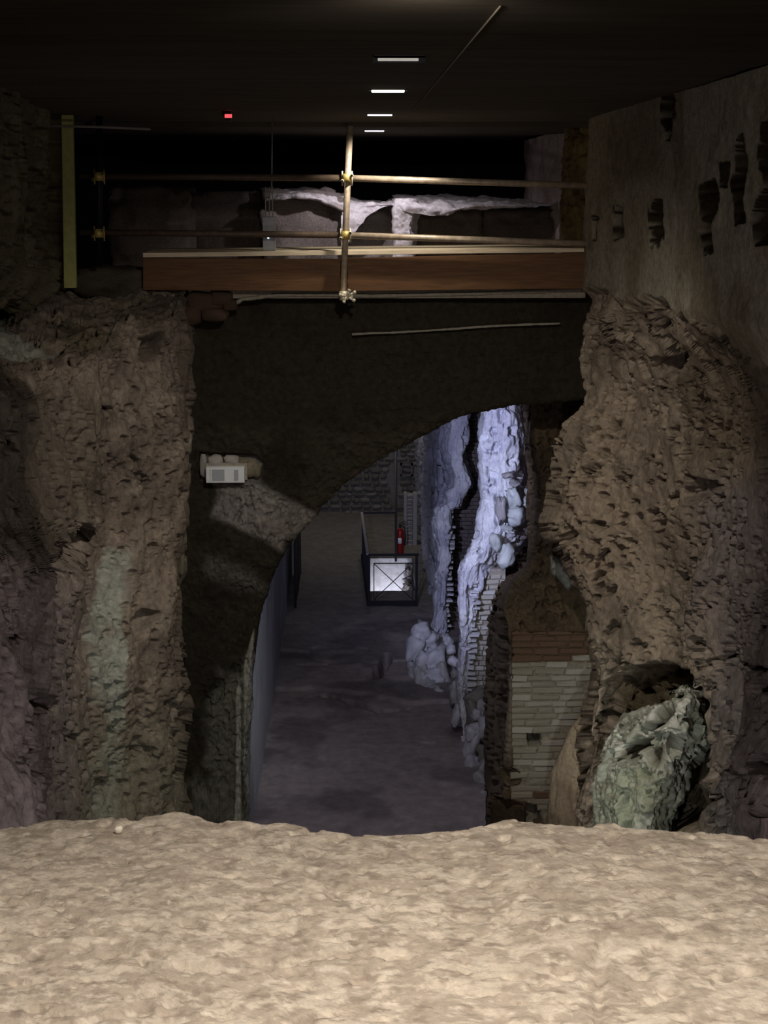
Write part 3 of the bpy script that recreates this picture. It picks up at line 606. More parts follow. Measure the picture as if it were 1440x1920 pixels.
# ---------------------------------------------------------------- the arch
def arch():
    Yf = 11.6
    t = empty('stone_arch', (0, Yf, 0)); tag(t, 'dark rough concrete arch spanning the passage beneath the timber walkway', 'arch')
    inner = [(452, 2250), (455, 1560), (458, 1400), (464, 1300), (474, 1220), (488, 1140), (508, 1080), (534, 1025), (586, 962), (640, 915), (700, 868), (765, 826), (815, 800), (870, 776), (915, 763), (962, 755), (1025, 750), (1150, 742)]
    outer = [(300, 2250), (300, 1560), (300, 1400), (300, 1300), (300, 1220), (300, 1130), (300, 1040), (300, 940), (300, 840), (300, 740), (300, 575), (480, 563), (620, 562), (700, 562), (800, 560), (900, 557), (1000, 552), (1160, 548)]
    # rows go along the arch, columns from the outer line to the opening and round into the soffit
    rows = []
    for (ix, iy), (ox, oy) in zip(inner, outer):
        r_ = [(ox, oy, Yf)]
        for s in (.3, .6, .85, 1.0): r_.append((ox+(ix-ox)*s, oy+(iy-oy)*s, Yf+(.0 if s < 1 else 0.0)))
        P1 = at(ix, iy, Yf); rows.append([tuple(at(a, b, c)) for a, b, c in r_]+[(P1[0]-(.0 if iy < 1000 else 0), Yf+.12, P1[2]), (P1[0], Yf+.9, P1[2])])
    Cw = np.array(rows)
    def proj(P):
        q = (P-np.array([0, 0, EYE])) @ Rm; return np.stack([720+FPX*q[..., 0]/-q[..., 2], 960-FPX*q[..., 1]/-q[..., 2], P[..., 1]], -1)
    lit_patch1 = [(398, 900), (478, 900), (590, 962), (528, 1032), (470, 1000), (395, 965)]  # pale rough patches; light falling on the pier is put into their colour
    lit_patch2 = [(395, 1045), (470, 1070), (500, 1110), (440, 1105), (390, 1080)]
    lit_patch3 = [(385, 1290), (450, 1235), (470, 1230), (462, 1560), (345, 1560), (360, 1480), (400, 1420)]
    niche = [(378, 852), (480, 856), (494, 868), (488, 898), (378, 900)]
    def hf(P, G):
        Q = proj(P); G2 = Q; nb = fbm(P, 2, 3, 805)
        h = fbm(P, 2.2, 3, 801)*0.03+fbm(P, 9, 4, 803, .6)*0.012
        rg = np.maximum.reduce([inpoly(G2, lit_patch1, 8), inpoly(G2, lit_patch2, 14), inpoly(G2, lit_patch3, 14)])
        h += (np.abs(fbm(P, 22, 4, 806, .6, (1, 1, .6)))*0.03-sst(.3, .6, fbm(P, 18, 3, 807))*.03)*(.3+.7*rg)
        h -= inpoly(G2, niche, 4, nb*4)*.10
        h += np.sin((Q[..., 0]-440)*.5)*.006*inpoly(G2, [(436, 1260), (470, 1200), (462, 1600), (432, 1600)], 5)
        return h*np.where(P[..., 1] > Yf+.5, .3, 1)
    def cf(P, G, h):
        G2 = proj(P); n = fbm(P, 1.5, 4, 811); w_ = fbm(P, 5, 3, 812)*10
        c = mix(C3(.041, .036, .026), C3(.029, .026, .020), sst(-.3, .4, n))
        c = mix(c, C3(.27, .255, .235), inpoly(G2, lit_patch1, 9, w_)*.95)
        c = mix(c, C3(.17, .165, .15), inpoly(G2, lit_patch2, 16, w_)*.55)
        c = mix(c, C3(.17, .175, .145), inpoly(G2, lit_patch3, 16, w_*2)*.8)
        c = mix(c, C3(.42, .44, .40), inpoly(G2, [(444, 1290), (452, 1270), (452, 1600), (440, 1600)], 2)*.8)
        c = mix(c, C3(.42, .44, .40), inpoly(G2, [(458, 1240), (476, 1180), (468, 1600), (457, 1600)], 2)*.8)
        c = mix(c, C3(.35, .33, .28), inpoly(G2, niche, 4)*.8)
        return c
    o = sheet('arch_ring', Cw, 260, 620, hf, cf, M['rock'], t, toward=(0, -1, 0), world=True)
    return t
AR = arch()
# plaster lips above the arch: pale edge under the beam and the thin line below it
def lip(name, pts, Y, d, parent, m, th=.02, s=0):
    P_ = [pt(a, b, Y) for a, b in pts]; mb = MB()
    # resample with wobble
    q = []; 
    for i in range(len(P_)-1):
        for k in range(14): q.append(P_[i].lerp(P_[i+1], k/14))
    q.append(P_[-1]); r = np.random.RandomState(s); wob = np.cumsum(r.uniform(-1, 1, len(q)))*.0012
    rad = [th*(.65+.35*r.rand()) for _ in q]; q = [p+Vector((0, 0, float(a))) for p, a in zip(q, wob)]
    mb.tube(q, th, 7, rad); return mb.build(name, m, parent)
lip('mortar_lip', [(660, 627), (760, 622), (860, 615), (960, 609), (1050, 605)], 11.5, 0, AR, mat('lip_mortar', (.33, .32, .27), nscale=30, bump=.004), .011, 3)
lip('mortar_lip', [(430, 575), (455, 562), (520, 554), (620, 553), (700, 556), (800, 554), (900, 551), (1000, 548), (1092, 545)], 11.35, 0, AR, mat('lip_concrete', (.30, .28, .23), nscale=30, bump=.004), .019, 4)
# slab that carries the walkway
mb = MB(); z1 = zof(545, 11.3); mb.box(xof(352, 545, 11.3), xof(1100, 545, 11.3), 11.36, 12.6, z1-.06, z1+.005)
sl = mb.build('walkway_slab', M['mortar'], AR)
# stones packed under the left end of the beam
r = np.random.RandomState(3)
for i, (px, py, a, b) in enumerate([(385, 565, 34, 18), (415, 558, 22, 14), (362, 590, 18, 22), (400, 590, 24, 14), (432, 572, 14, 12)]):
    o = link('stone', stone_mesh(20+i, 2, .3, .5, col=(.17, .11, .08)), M['rock'], AR); o.location = pt(px, py, 11.35); o.scale = (a/FPX*11.3, .12, b/FPX*11.3)
    o.matrix_parent_inverse = Matrix.Translation(AR.location).inverted()

# emergency light on the arch pier
def emergency():
    Y = 11.5; c = pt(424, 885, Y); t = empty('emergency_light', c); tag(t, 'small white emergency light box fixed on the dark arch pier at left', 'emergency light')
    z0, z1 = zof(902, Y), zof(873, Y); x = lambda p: xof(p, 885, Y)
    mb = MB(); mb.box(x(387), x(459), Y-.05, Y+.03, z0, z1); bevel(mb.build('housing', M['white'], t), .006)
    mb = MB(); mb.box(x(399), x(422), Y-.056, Y-.045, z0+.02, z1-.015); bevel(mb.build('lamp_window', M['white2'], t), .002)
    mb = MB(); mb.box(x(440), x(448), Y-.056, Y-.045, z0+.02, z1-.018); bevel(mb.build('vent_grille', M['white2'], t), .002)
    mb = MB(); mb.box(x(396), x(398), Y-.058, Y-.045, z0+.005, z1-.008); mb.build('edge_strip', M['white'], t)
    mb = MB(); mb.box(x(384), x(463), Y+.03, Y+.06, z0+.01, z1+.02); mb.build('back_plate', M['mortar'], t)
emergency()
# mortar lumps round the niche, and pale lumps on the rock edge
nm = empty('mortar_patch', pt(430, 862, 11.55)); tag(nm, 'rough grey mortar patch in the niche behind the emergency light', 'mortar')
for i, (px, py, a, b) in enumerate([(382, 872, 7, 26), (405, 863, 14, 10), (432, 862, 16, 9), (470, 880, 12, 16), (482, 882, 8, 14), (455, 866, 10, 6)]):
    o = link('stone', stone_mesh(40+i, 2, .35, .4, col=(.48, .47, .45) if i < 3 else (.26, .23, .16)), M['stone'], nm)
    o.matrix_parent_inverse = Matrix.Translation(nm.location).inverted(); o.location = pt(px, py, 11.58); o.scale = (a/FPX*11.5, .05, b/FPX*11.5)
for i, (px, py, a, b) in enumerate([(351, 832, 9, 27), (346, 905, 8, 22), (344, 960, 7, 24), (342, 1010, 7, 20), (340, 1060, 6, 25)]):
    o = link('stone', stone_mesh(60+i, 3, .4, .2, col=(.46, .46, .42) if i < 2 else (.3, .29, .22), fine=.1), M['stone'], LW); o.location = pt(px, py, 11.2); o.scale = (a/FPX*11, .08, b/FPX*11)

# ---------------------------------------------------------------- walkway beam, deck, scaffold rail
def walkway():
    Y = 11.18
    t = empty('timber_walkway', pt(700, 545, Y)); tag(t, 'orange-brown timber beam with pale deck boards crossing above the arch', 'walkway')
    # front board in two lengths
    for (a, b, ya, yb, za, zb) in ((268, 651, 484, 486, 544, 546), (652, 1098, 484, 474, 546, 541)):
        A, B, Cq, D = pt(a, ya, Y), pt(b, yb, Y), pt(b, zb, Y), pt(a, za, Y); off = Vector((0, .05, 0)); mb = MB()
        mb.add([A, B, Cq, D, A+off, B+off, Cq+off, D+off], [(0, 1, 2, 3)[::-1], (4, 5, 6, 7), (0, 1, 5, 4), (3, 2, 6, 7)[::-1], (0, 4, 7, 3), (1, 2, 6, 5)])
        bevel(mb.build('board', M['wood'], t), .003)
    for i, (y0, y1) in enumerate(((11.2, 11.42), (11.43, 11.66), (11.67, 11.9))):
        A, B = pt(268, 483, 11.2), pt(1098, 473, 11.2); z0 = Vector((0, 0, .001+0.002*i))
        A2 = Vector((A.x, y0, A.z))+z0; B2 = Vector((B.x, y0, B.z))+z0; A3 = Vector((A.x, y1, A.z))+z0; B3 = Vector((B.x, y1, B.z))+z0; u = Vector((0, 0, .034))
        mb = MB(); mb.add([A2, B2, B3, A3, A2+u, B2+u, B3+u, A3+u], [(0, 3, 2, 1), (4, 5, 6, 7), (0, 1, 5, 4), (2, 3, 7, 6), (0, 4, 7, 3), (1, 2, 6, 5)])
        bevel(mb.build('deck_board', M['deck'], t), .003)
walkway()
def coupler(mbo, c, r0=.034, pale=False):
    mbo.tube([c+Vector((-.03, 0, 0)), c+Vector((.03, 0, 0))], r0, 12)
    mbo.tube([c+Vector((0, -.045, -.03)), c+Vector((0, -.045, .03))], r0, 12)
    mbo.box(c.x-.03, c.x+.03, c.y-.035, c.y-.01, c.z-.03, c.z+.03)
def scaffold():
    Yr, Yp = 11.08, 11.03
    t = empty('scaffold_rail', pt(646, 556, Yp)); tag(t, 'scaffold tube guard rail with two rails and clamped post along the walkway', 'railing')
    def tb(name, pts, Y, m='tube', r_=.0235): 
        mb = MB(); mb.tube([pt(a, b, Y) for a, b in pts], r_, 16); return mb.build(name, M[m], t)
    tb('post', [(656, 236), (643, 562)], Yp)
    tb('rail', [(150, 331), (400, 332), (648, 334)], Yr, 'tube_dim'); tb('rail', [(650, 334), (880, 341), (1100, 348)], Yr)
    tb('rail', [(150, 436), (400, 438), (648, 441)], Yr, 'tube_dim'); tb('rail', [(650, 441), (880, 449), (1100, 457)], Yr)
    tb('post', [(186, 208), (186, 500)], Yp, 'iron')  # left post in near-black metal, standing in for the dim light there
    for i, (px, py, m) in enumerate(((651, 334, 'coupler_pale'), (648, 441, 'coupler_pale'), (187, 331, 'coupler'), (187, 437, 'coupler'))):
        mb = MB(); c = pt(px, py, Yr-.02); coupler(mb, c); q = mb.build('coupler', M['coupler'], t)
        for sx in (-1, 1):
            mb = MB(); b0 = c+Vector((sx*.035, -.085, .02*sx)); mb.tube([b0, b0+Vector((0, .12, 0))], .007, 8); mb.tube([b0, b0+Vector((0, .012, 0))], .013, 6)
            mb.tube([c+Vector((sx*.035, -.02, -.055)), c+Vector((sx*.035, -.02, .05))], .006, 8); mb.build('bolt', M[m], q).matrix_parent_inverse = Matrix.Identity(4)
    # swivel coupler with splayed wings at the foot of the post
    c = pt(650, 555, Yp-.03); mb = MB(); mb.tube([c+Vector((-.022, 0, -.03)), c+Vector((-.022, 0, .035))], .032, 12); mb.box(c.x-.03, c.x+.045, c.y-.04, c.y+.01, c.z-.02, c.z+.02); q = mb.build('coupler', M['coupler_pale'], t)
    for dx, dz, l in ((-.05, .012, .03), (.06, .03, .03), (.055, -.03, .03), (-.02, -.04, .03), (.02, .045, .02)):
        mb = MB(); mb.tube([c+Vector((0, -.04, 0)), c+Vector((dx, -.05, dz))], .009, 8); mb.tube([c+Vector((dx*.8, -.05, dz*.8)), c+Vector((dx*1.15, -.05, dz*1.15))], .014, 6); mb.build('bolt', M['coupler_pale'], q).matrix_parent_inverse = Matrix.Identity(4)
scaffold()
def hung_box():
    Y = 11.3; t = empty('cable_hanger', pt(505, 470, Y)); tag(t, 'grey sensor box on a thin rod hanging from the ceiling behind the rail', 'sensor')
    mb = MB(); mb.tube([pt(511, 216, Y), pt(509, 355, Y)], .006, 8); mb.build('rod', M['grey'], t)
    for px in (498, 505, 511): mb = MB(); mb.tube([pt(px, 350, Y), pt(px, 405, Y)], .004, 8); mb.build('cable', M['tray'], t)
    A = pt(493, 470, Y); B = pt(516, 406, Y); mb = MB(); mb.box(A.x, B.x, Y-.03, Y+.03, A.z, B.z); bevel(mb.build('box', M['grey'], t), .004)
    mb = MB(); mb.box(B.x-.006, B.x+.002, Y-.034, Y, A.z, B.z); mb.build('edge_strip', M['tray'], t)
    c = pt(503, 446, Y-.03); mb = MB(); mb.tube([c, c+Vector((0, -.006, 0))], .007, 8); mb.build('indicator', M['led_blue'], t)
hung_box()
def camera_dome():
    c = pt(425, 217, 10.3); c.z = CEIL; t = empty('ceiling_detector', c); tag(t, 'small black detector with a red light under the ceiling at upper left', 'detector')
    mb = MB(); mb.tube([c, c-Vector((0, 0, .03))], .03, 14); mb.tube([c-Vector((0, 0, .028)), c+Vector((.01, -.05, -.045))], .02, 12); mb.build('housing', M['black'], t)
    d = c+Vector((.01, -.055, -.035)); mb = MB(); mb.box(d.x-.018, d.x+.03, d.y-.012, d.y, d.z-.012, d.z+.012); bevel(mb.build('indicator', M['led_red'], t), .003)
camera_dome()
# olive board at far left and the thin pipe over it
xof = lambda px, py, Y: float(at(px, py, Y)[0])
A = pt(118, 548, 10.75); B = pt(141, 232, 10.75)
mb = MB(); a_, b_ = xof(116, 240, 10.75), xof(137, 240, 10.75); c_, d_ = xof(120, 545, 10.75), xof(143, 545, 10.75); z0_, z1_ = A.z+.03, CEIL-.004
mb.add([(c_, 10.75, z0_), (d_, 10.75, z0_), (b_, 10.75, z1_), (a_, 10.75, z1_), (c_, 10.8, z0_), (d_, 10.8, z0_), (b_, 10.8, z1_), (a_, 10.8, z1_)], [(0, 1, 2, 3), (7, 6, 5, 4), (0, 4, 5, 1), (2, 6, 7, 3), (0, 3, 7, 4), (1, 5, 6, 2)]); post = mb.build('olive_post', M['olive']); bevel(post, .004); tag(post, 'flat olive green upright board at the far left below the ceiling', 'post')
mb = MB(); mb.tube([pt(92, 236, 10.6), pt(185, 238, 10.6), pt(282, 242, 10.6)], .009, 8); pp = mb.build('thin_pipe', M['tray']); tag(pp, 'thin grey pipe running level under the ceiling at far left', 'pipe')
mb = MB(); mb.tube([Vector((.415, 4.4, CEIL-.004)), Vector((.40, 7.5, CEIL-.004)), Vector((.385, 10.2, CEIL-.004))], .0028, 6); pp = mb.build('ceiling_cable', M['mortar']); tag(pp, 'thin straight cable running along the dark ceiling right of the lights', 'cable')

# ---------------------------------------------------------------- block wall behind the walkway
def blocks():
    t = empty('block_wall', (0.2, 14.7, EYE-1)); tag(t, 'row of large pale-topped tufa blocks behind the scaffold rail', 'wall')
    spec = [(205, 352, 352, 14.15, (.30, .25, .23)), (356, 492, 362, 14.45, (.20, .165, .145)), (494, 643, 360, 14.20, (.34, .29, .27)), (645, 742, 380, 14.50, (.40, .36, .35)), (780, 902, 392, 14.55, (.26, .21, .17)), (906, 1052, 392, 14.55, (.22, .18, .15))]
    for i, (a, b, top, Y, c) in enumerate(spec):
        A = pt(a, 505, Y); B = pt(b, top, Y); w2 = (B.x-A.x)/2; h2 = (B.z-A.z)/2
        for lvl in (0,):
            me = stone_mesh(80+i, 4, .10, .93, col=c, col2=None, fine=.11)
            o = link('stone_block', me, M['rock'], t); o.matrix_parent_inverse = Matrix.Translation(t.location).inverted()
            o.location = ((A.x+B.x)/2, Y+.45, (A.z+B.z)/2); o.scale = (w2, .42, h2)
    # plaster spilling over the top, and the pale vertical strip
    pm = M['stone']
    def pl(name, rows, s, c1=(.74, .69, .72), nu=90, nv=40): return sheet(name, rows, nu, nv, lambda P, G: fbm(P, 6, 4, s, .6)*.03, lambda P, G, h: mix(C3(*c1), C3(.42, .37, .36), sst(.0, .6, fbm(P, 9, 4, s+1))), pm, t)
    pl('plaster_strip', [[(733, 372, 15.05), (740, 372, 14.20), (776, 374, 14.20), (782, 380, 14.45)], [(735, 386, 14.45), (740, 386, 14.15), (776, 388, 14.15), (790, 388, 14.45)], [(735, 430, 14.35), (739, 430, 14.13), (773, 430, 14.13), (781, 430, 14.45)], [(735, 500, 14.35), (740, 500, 14.11), (772, 500, 14.11), (780, 500, 14.45)]], 901, nu=40, nv=90)
    pl('plaster_cap', [[(735, 366, 15.35), (800, 366, 15.35), (880, 368, 15.35), (960, 372, 15.35), (1050, 372, 15.35)], [(742, 372, 14.65), (800, 376, 14.55), (870, 378, 14.55), (960, 380, 14.55), (1050, 380, 14.55)], [(745, 380, 14.15), (800, 386, 14.10), (850, 390, 14.10), (900, 386, 14.13), (1010, 386, 14.35)], [(745, 392, 14.13), (790, 402, 14.10), (830, 404, 14.10), (880, 393, 14.15), (1010, 390, 14.35)]], 903)
    pl('plaster_cap', [[(500, 356, 15.05), (560, 358, 15.05), (600, 362, 15.05), (645, 364, 15.05)], [(500, 362, 14.45), (560, 361, 14.35), (610, 362, 14.35), (645, 370, 14.35)], [(500, 372, 14.12), (550, 366, 14.10), (600, 372, 14.10), (645, 390, 14.12)], [(500, 378, 14.11), (560, 370, 14.10), (600, 380, 14.10), (645, 398, 14.12)]], 905)
    pl('plaster_cap', [[(640, 372, 15.15), (680, 378, 15.15), (740, 380, 15.15)], [(640, 374, 14.35), (690, 380, 14.25), (742, 384, 14.25)], [(640, 400, 14.15), (672, 392, 14.13), (742, 384, 14.20)], [(640, 480, 14.13), (662, 440, 14.13), (700, 388, 14.15)]], 907, nu=60)
blocks()
# pier stubs at the right end behind the rail
rows = [[(985, 262, 15.6), (990, 262, 15.0), (1035, 250, 14.6), (1068, 240, 14.4), (1072, 240, 15)], [(985, 330, 15.6), (990, 330, 15.0), (1035, 330, 14.6), (1066, 330, 14.4), (1070, 330, 15)], [(985, 500, 15.6), (990, 500, 15.0), (1035, 500, 14.6), (1062, 500, 14.4), (1070, 500, 15)]]
wb = sheet('wall_behind_rail', rows, 50, 120, lambda P, G: fbm(P, 6, 4, 921, .6, (1, 1, .4))*.04, lambda P, G, h: mix(C3(.42, .36, .34), C3(.30, .23, .20), sst(-.1, .5, fbm(P, 6, 4, 5, .6, (1, 1, .3)))), M['stone']); tag(wb, kind='structure')
rows = [[(1056, 225, 13.6), (1060, 225, 13.2), (1085, 225, 12.8), (1125, 225, 12.6)], [(1052, 380, 13.6), (1056, 380, 13.2), (1085, 380, 12.8), (1125, 380, 12.6)], [(1050, 500, 13.6), (1054, 500, 13.2), (1085, 500, 12.8), (1125, 500, 12.6)]]
sheet('wall_stub', rows, 30, 120, lambda P, G: rough_rock(P, .4, 930), lambda P, G, h: mix(C3(.20, .14, .07), C3(.28, .23, .09), sst(-.2, .5, fbm(P, 4, 4, 5))), M['rock'], wb)

# ---------------------------------------------------------------- corridor beyond the arch
# left wall, right wall with spurs, far wall
Zt = EYE-1.0
def simple_wall(name, pts, z0, z1, nu, nv, hf, cf, m, parent=None, toward=(1, 0, 0)):
    rows = [[(x, y, z) for x, y in pts] for z in np.linspace(z1, z0, 5)]
    Cc = np.array(rows, float)
    def proj(P):
        q = (P-np.array([0, 0, EYE])) @ Rm; return np.stack([720+FPX*q[..., 0]/-q[..., 2], 960-FPX*q[..., 1]/-q[..., 2], P[..., 1]], -1)
    return sheet(name, Cc, nu, nv, lambda P, G: hf(P, proj(P)), lambda P, G, h: cf(P, proj(P), h), m, parent, toward, world=True)
wl = simple_wall('wall_passage_left', [(-1.18, 12.4), (-1.17, 17), (-1.17, 24), (-1.17, 32)], 0, Zt, 160, 160, lambda P, G: fbm(P, 2, 4, 1001)*.015+fbm(P, 9, 3, 1002, .5, (1, 1, .2))*.005,
                 lambda P, G, h: mix(C3(.46, .47, .47), C3(.34, .34, .35), sst(-.2, .5, fbm(P, 1.5, 4, 1003, .5, (1, 1, .3)))), M['stone'], toward=(1, 0, 0)); tag(wl, kind='structure')
# joins the passage wall to the trench side behind the arch pier
mb = MB(); mb.box(-3.2, -1.16, 12.42, 12.5, 0, EYE-.8); mb.build('return_wall', M['mortar'], wl)
wr = simple_wall('wall_passage_right', [(3.0, 12.6), (2.9, 18.5), (2.7, 24), (2.6, 32)], 0, Zt, 60, 60, lambda P, G: fbm(P, 2, 4, 1011)*.05, lambda P, G, h: mix(C3(.16, .13, .12), C3(.10, .085, .08), sst(-.2, .5, fbm(P, 3, 4, 13))), M['stone'], toward=(-1, 0, 0)); tag(wr, kind='structure')
mb = MB(); mb.box(-3.2, 3.4, 12.45, 32.3, Zt, Zt+.1); vt = mb.build('passage_roof', M['mortar'], wl)

# far wall of rubble masonry
def far_wall():
    Y = 31.7
    mb = MB(); mb.box(-1.3, 2.8, Y, Y+.3, 0, Zt); fw = mb.build('wall_back', mat('far_mortar', (.14, .13, .11), nscale=8, nvar=.3, bump=.01, bscale=20)); tag(fw, kind='structure')
    r = np.random.RandomState(8)
    ms = []
    for i in range(8):
        me = stone_mesh(140+i, 2, .3, .6, col=(.13, .12, .10), sm=True); me.materials.append(M['stone']); ms.append(me)
    me2 = []
    for i in range(4):
        me = stone_mesh(150+i, 2, .3, .6, col=(.20, .185, .16), sm=True); me.materials.append(M['stone']); me2.append(me)
    py = 785.0; n = 0
    while py < 968:
        hp = r.uniform(8, 13); px = 585+r.uniform(0, 12)
        while px < 812:
            wp = r.uniform(12, 26)
            # stay in the part of the wall that shows under the arch
            if py+14 > np.interp(px, [585, 640, 700, 760, 815], [950, 905, 858, 815, 785]) and not (735 < px+wp/2 < 748):
                Lb = (ms if r.rand() < .75 else me2); me = Lb[r.randint(len(Lb))]
                o = bpy.data.objects.new('stone', me); COL.objects.link(o); o.parent = fw
                c = pt(px+wp/2, py+hp/2, Y); o.location = c; o.scale = ((wp-2)/2/FPX*Y, .05+r.uniform(0, .03), (hp-2)/2/FPX*Y); o.rotation_euler = (0, r.uniform(-.06, .06), 0); n += 1
            px += wp
        py += hp
    # putlog holes framed dark, pipe, pale pier edge
    for (px, py, a) in ((762, 880, 12), (762, 800, 10)):
        c = pt(px, py, Y-.04); s = a/FPX*Y; mb = MB(); mb.box(c.x-s, c.x+s, Y-.12, Y+.02, c.z-s, c.z-s*.7); mb.box(c.x-s, c.x+s, Y-.12, Y+.02, c.z+s*.7, c.z+s); mb.box(c.x-s, c.x-s*.7, Y-.12, Y+.02, c.z-s, c.z+s); mb.box(c.x+s*.7, c.x+s, Y-.12, Y+.02, c.z-s, c.z+s); mb.build('opening_frame', M['brick_dark'], fw)
    mb = MB(); mb.tube([pt(742, 770, Y-.12), pt(742, 965, Y-.12)], .018, 8); p = mb.build('wall_pipe', M['grey']); tag(p, 'thin vertical pipe on the far masonry wall above the railing', 'pipe')
    A = pt(807, 870, 30.5); B = pt(822, 770, 30.5); mb = MB(); mb.box(A.x, B.x, 30.3, 30.7, A.z, B.z); bevel(mb.build('pale_quoin', M['plaster'], fw), .02)
far_wall()

# spurs of broken wall, lit by the projector
def spur(name, label, rows, s, teeth, Yt, c1, c2, nu, nv, extra=None, hx=1.0):
    P0 = pt(rows[-1][2][0], rows[-1][2][1], rows[-1][2][2]); t = empty(name, (P0.x, P0.y, 0)); tag(t, label, 'wall')
    def hf(P, G):
        h = fbm(P, 2.5, 4, s, .55, (1, 1, .6))*.06*hx+np.abs(fbm(P, 8, 4, s+2, .6, (1, 1, .35)))*.05-.02
        h -= sst(.32, .6, fbm(P, 9, 3, s+4, .5, (1, 1, .6)))*.10*hx
        return h
    def cf(P, G, h):
        n = fbm(P, 3, 4, s+6); c = mix(C3(*c1), C3(*c2), sst(-.2, .6, n)); return extra(c, P, G) if extra else c
    sheet('broken_face', rows, nu, nv, hf, cf, M['stone'], t, toward=(-.3, -1, 0))
    r = np.random.RandomState(s)
    for (px, y0, y1, step) in teeth:
        y = y0; 
        while y < y1:
            fx = np.interp(y, [p[0] for p in px], [p[1] for p in px]); z = zof(y, Yt); x = xof(fx, y, Yt)
            wd = r.uniform(.06, .16); brick(t, x-.03+wd*.2, Yt+.09, z, wd, step*.42/FPX*Yt, .12, 'plaster', r, .2); y += step*r.uniform(.85, 1.15)
    return t
e1 = [(700, 885), (760, 882), (800, 878), (850, 872), (880, 880), (905, 884), (925, 872), (945, 860), (958, 844), (1000, 843), (1100, 841), (1160, 836), (1230, 832), (1300, 830)]
def rows1():
    out = []
    for y, e in e1+[(1420, 826)]:
        lit = e-(38 if y < 940 else 26)
        if y > 1000: lit = e-22
        out.append([(779, y-(0), 31.6), (792, y, 27.5), (815, y, 23.6), (lit, y, 22.5), ((lit+e)/2, y, 22.35), (e, y, 22.45), (e+3, y, 23.6)])
    return out
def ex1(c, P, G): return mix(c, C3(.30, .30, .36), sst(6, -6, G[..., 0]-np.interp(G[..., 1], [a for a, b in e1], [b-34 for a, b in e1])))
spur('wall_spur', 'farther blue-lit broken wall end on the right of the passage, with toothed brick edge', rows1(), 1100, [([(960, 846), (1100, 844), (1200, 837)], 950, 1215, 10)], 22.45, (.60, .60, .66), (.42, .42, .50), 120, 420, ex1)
e2l = [(700, 918), (755, 912), (850, 903), (900, 901), (960, 901), (1000, 894), (1030, 880), (1055, 868), (1080, 864), (1200, 862), (1300, 859), (1360, 864), (1420, 872), (1520, 880)]
e2r = [(700, 1010), (755, 1015), (900, 1020), (1000, 1020), (1030, 980), (1070, 950), (1085, 890), (1200, 886), (1300, 882), (1360, 878), (1420, 884), (1520, 892)]
def rows2():
    out = []
    for y, l in e2l:
        rr = np.interp(y, [a for a, b in e2r], [b for a, b in e2r]); wv = rr-l
        out.append([(l+3, y, 19.4), (l, y, 18.15), (l+wv*.2, y, 18.0), (l+wv*.45, y, 18.0), (l+wv*.75, y, 18.35 if wv > 50 else 18.05), (rr, y, 18.9 if wv > 50 else 18.15)])
    return out
def ex2(c, P, G):
    return mix(c, C3(.20, .17, .17), sst(955, 985, G[..., 0]+fbm(P, 5, 3, 9)*14))  # shading where the face turns away to the right, put into the colour
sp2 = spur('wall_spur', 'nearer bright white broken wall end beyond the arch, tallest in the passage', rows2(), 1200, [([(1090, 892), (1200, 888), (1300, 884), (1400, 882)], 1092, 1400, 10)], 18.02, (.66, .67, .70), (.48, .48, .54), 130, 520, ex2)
# pale lumps clinging right of the nearer spur
for i, (px, py, a, b, c) in enumerate([(962, 935, 12, 22, 1), (968, 965, 14, 18, 1), (988, 938, 7, 14, 1), (950, 890, 12, 8, 0), (965, 905, 10, 6, 0), (955, 992, 16, 7, 1), (990, 925, 6, 8, 1), (940, 950, 8, 26, 0), (948, 1040, 14, 22, 1), (930, 1020, 12, 18, 1)]):
    o = link('stone', stone_mesh(170+i, 3, .5, .2, col=(.58, .62, .60) if c else (.42, .40, .40), fine=.14), M['stone'], sp2); o.matrix_parent_inverse = Matrix.Translation(sp2.location).inverted()
    o.location = pt(px, py, 17.95); o.scale = (a/FPX*18, .12, b/FPX*18); o.rotation_euler = (0, .3*(i % 3-1), 0)

# recessed brick walls between the spurs
def brick_wall(name, label, Y, x0f, x1f, y0, y1, hp, wp, kinds, s, depth=.12, parts=True, kindfun=None):
    cx = xof((x0f(y0)+x1f(y0))/2, y1, Y); t = empty(name, (cx, Y+.1, 0)); tag(t, label, 'wall')
    z1 = zof(y0-10, Y); xa = min(xof(x0f(y), y, Y) for y in (y0, y1)); xb = max(xof(x1f(y), y, Y) for y in (y0, y1))
    mb = MB(); mb.box(xa, xb, Y+.03, Y+.35, 0, z1); mb.build('mortar_core', M['mortar'] if kinds[0] != 'brick_dark' else mat('dark_mortar', (.09, .08, .075)), t)
    r = np.random.RandomState(s); y = y0; k = 0; J = MB()
    while y < y1:
        px = x0f(y)-(k % 2)*wp*.4
        while px < x1f(y)-4:
            w_ = wp*r.uniform(.7, 1.3); a = max(px, x0f(y)); b = min(px+w_-1.6, x1f(y))
            if b-a > 4 and r.rand() > .03:
                xA, xB = xof(a, y, Y), xof(b, y, Y); hh = (hp-1.8)/FPX*Y; kd = kinds[r.randint(len(kinds))]
                if parts: brick(t, (xA+xB)/2, Y+depth/2-.01+r.uniform(-.012, .01), zof(y+hp/2, Y), xB-xA, hh, depth, kd, r)
                else:
                    z = zof(y+hp/2, Y); d = r.uniform(-.012, .01); J.box(xA, xB, Y+d-.01, Y+.06, z-hh/2, z+hh/2)
            px += w_
        y += hp; k += 1
    if not parts: q = J.build('brick_courses', M[kinds[0]], t); q['kind'] = 'stuff'
    return t
brick_wall('brick_wall', 'pale green-grey brick wall between the nearer bright wall end and the pier', 18.2, lambda y: 880, lambda y: 948 if y < 1140 else 925, 1078, 1306, 9.5, 22, ['brick_pale', 'brick_pale', 'brick_white'], 21)
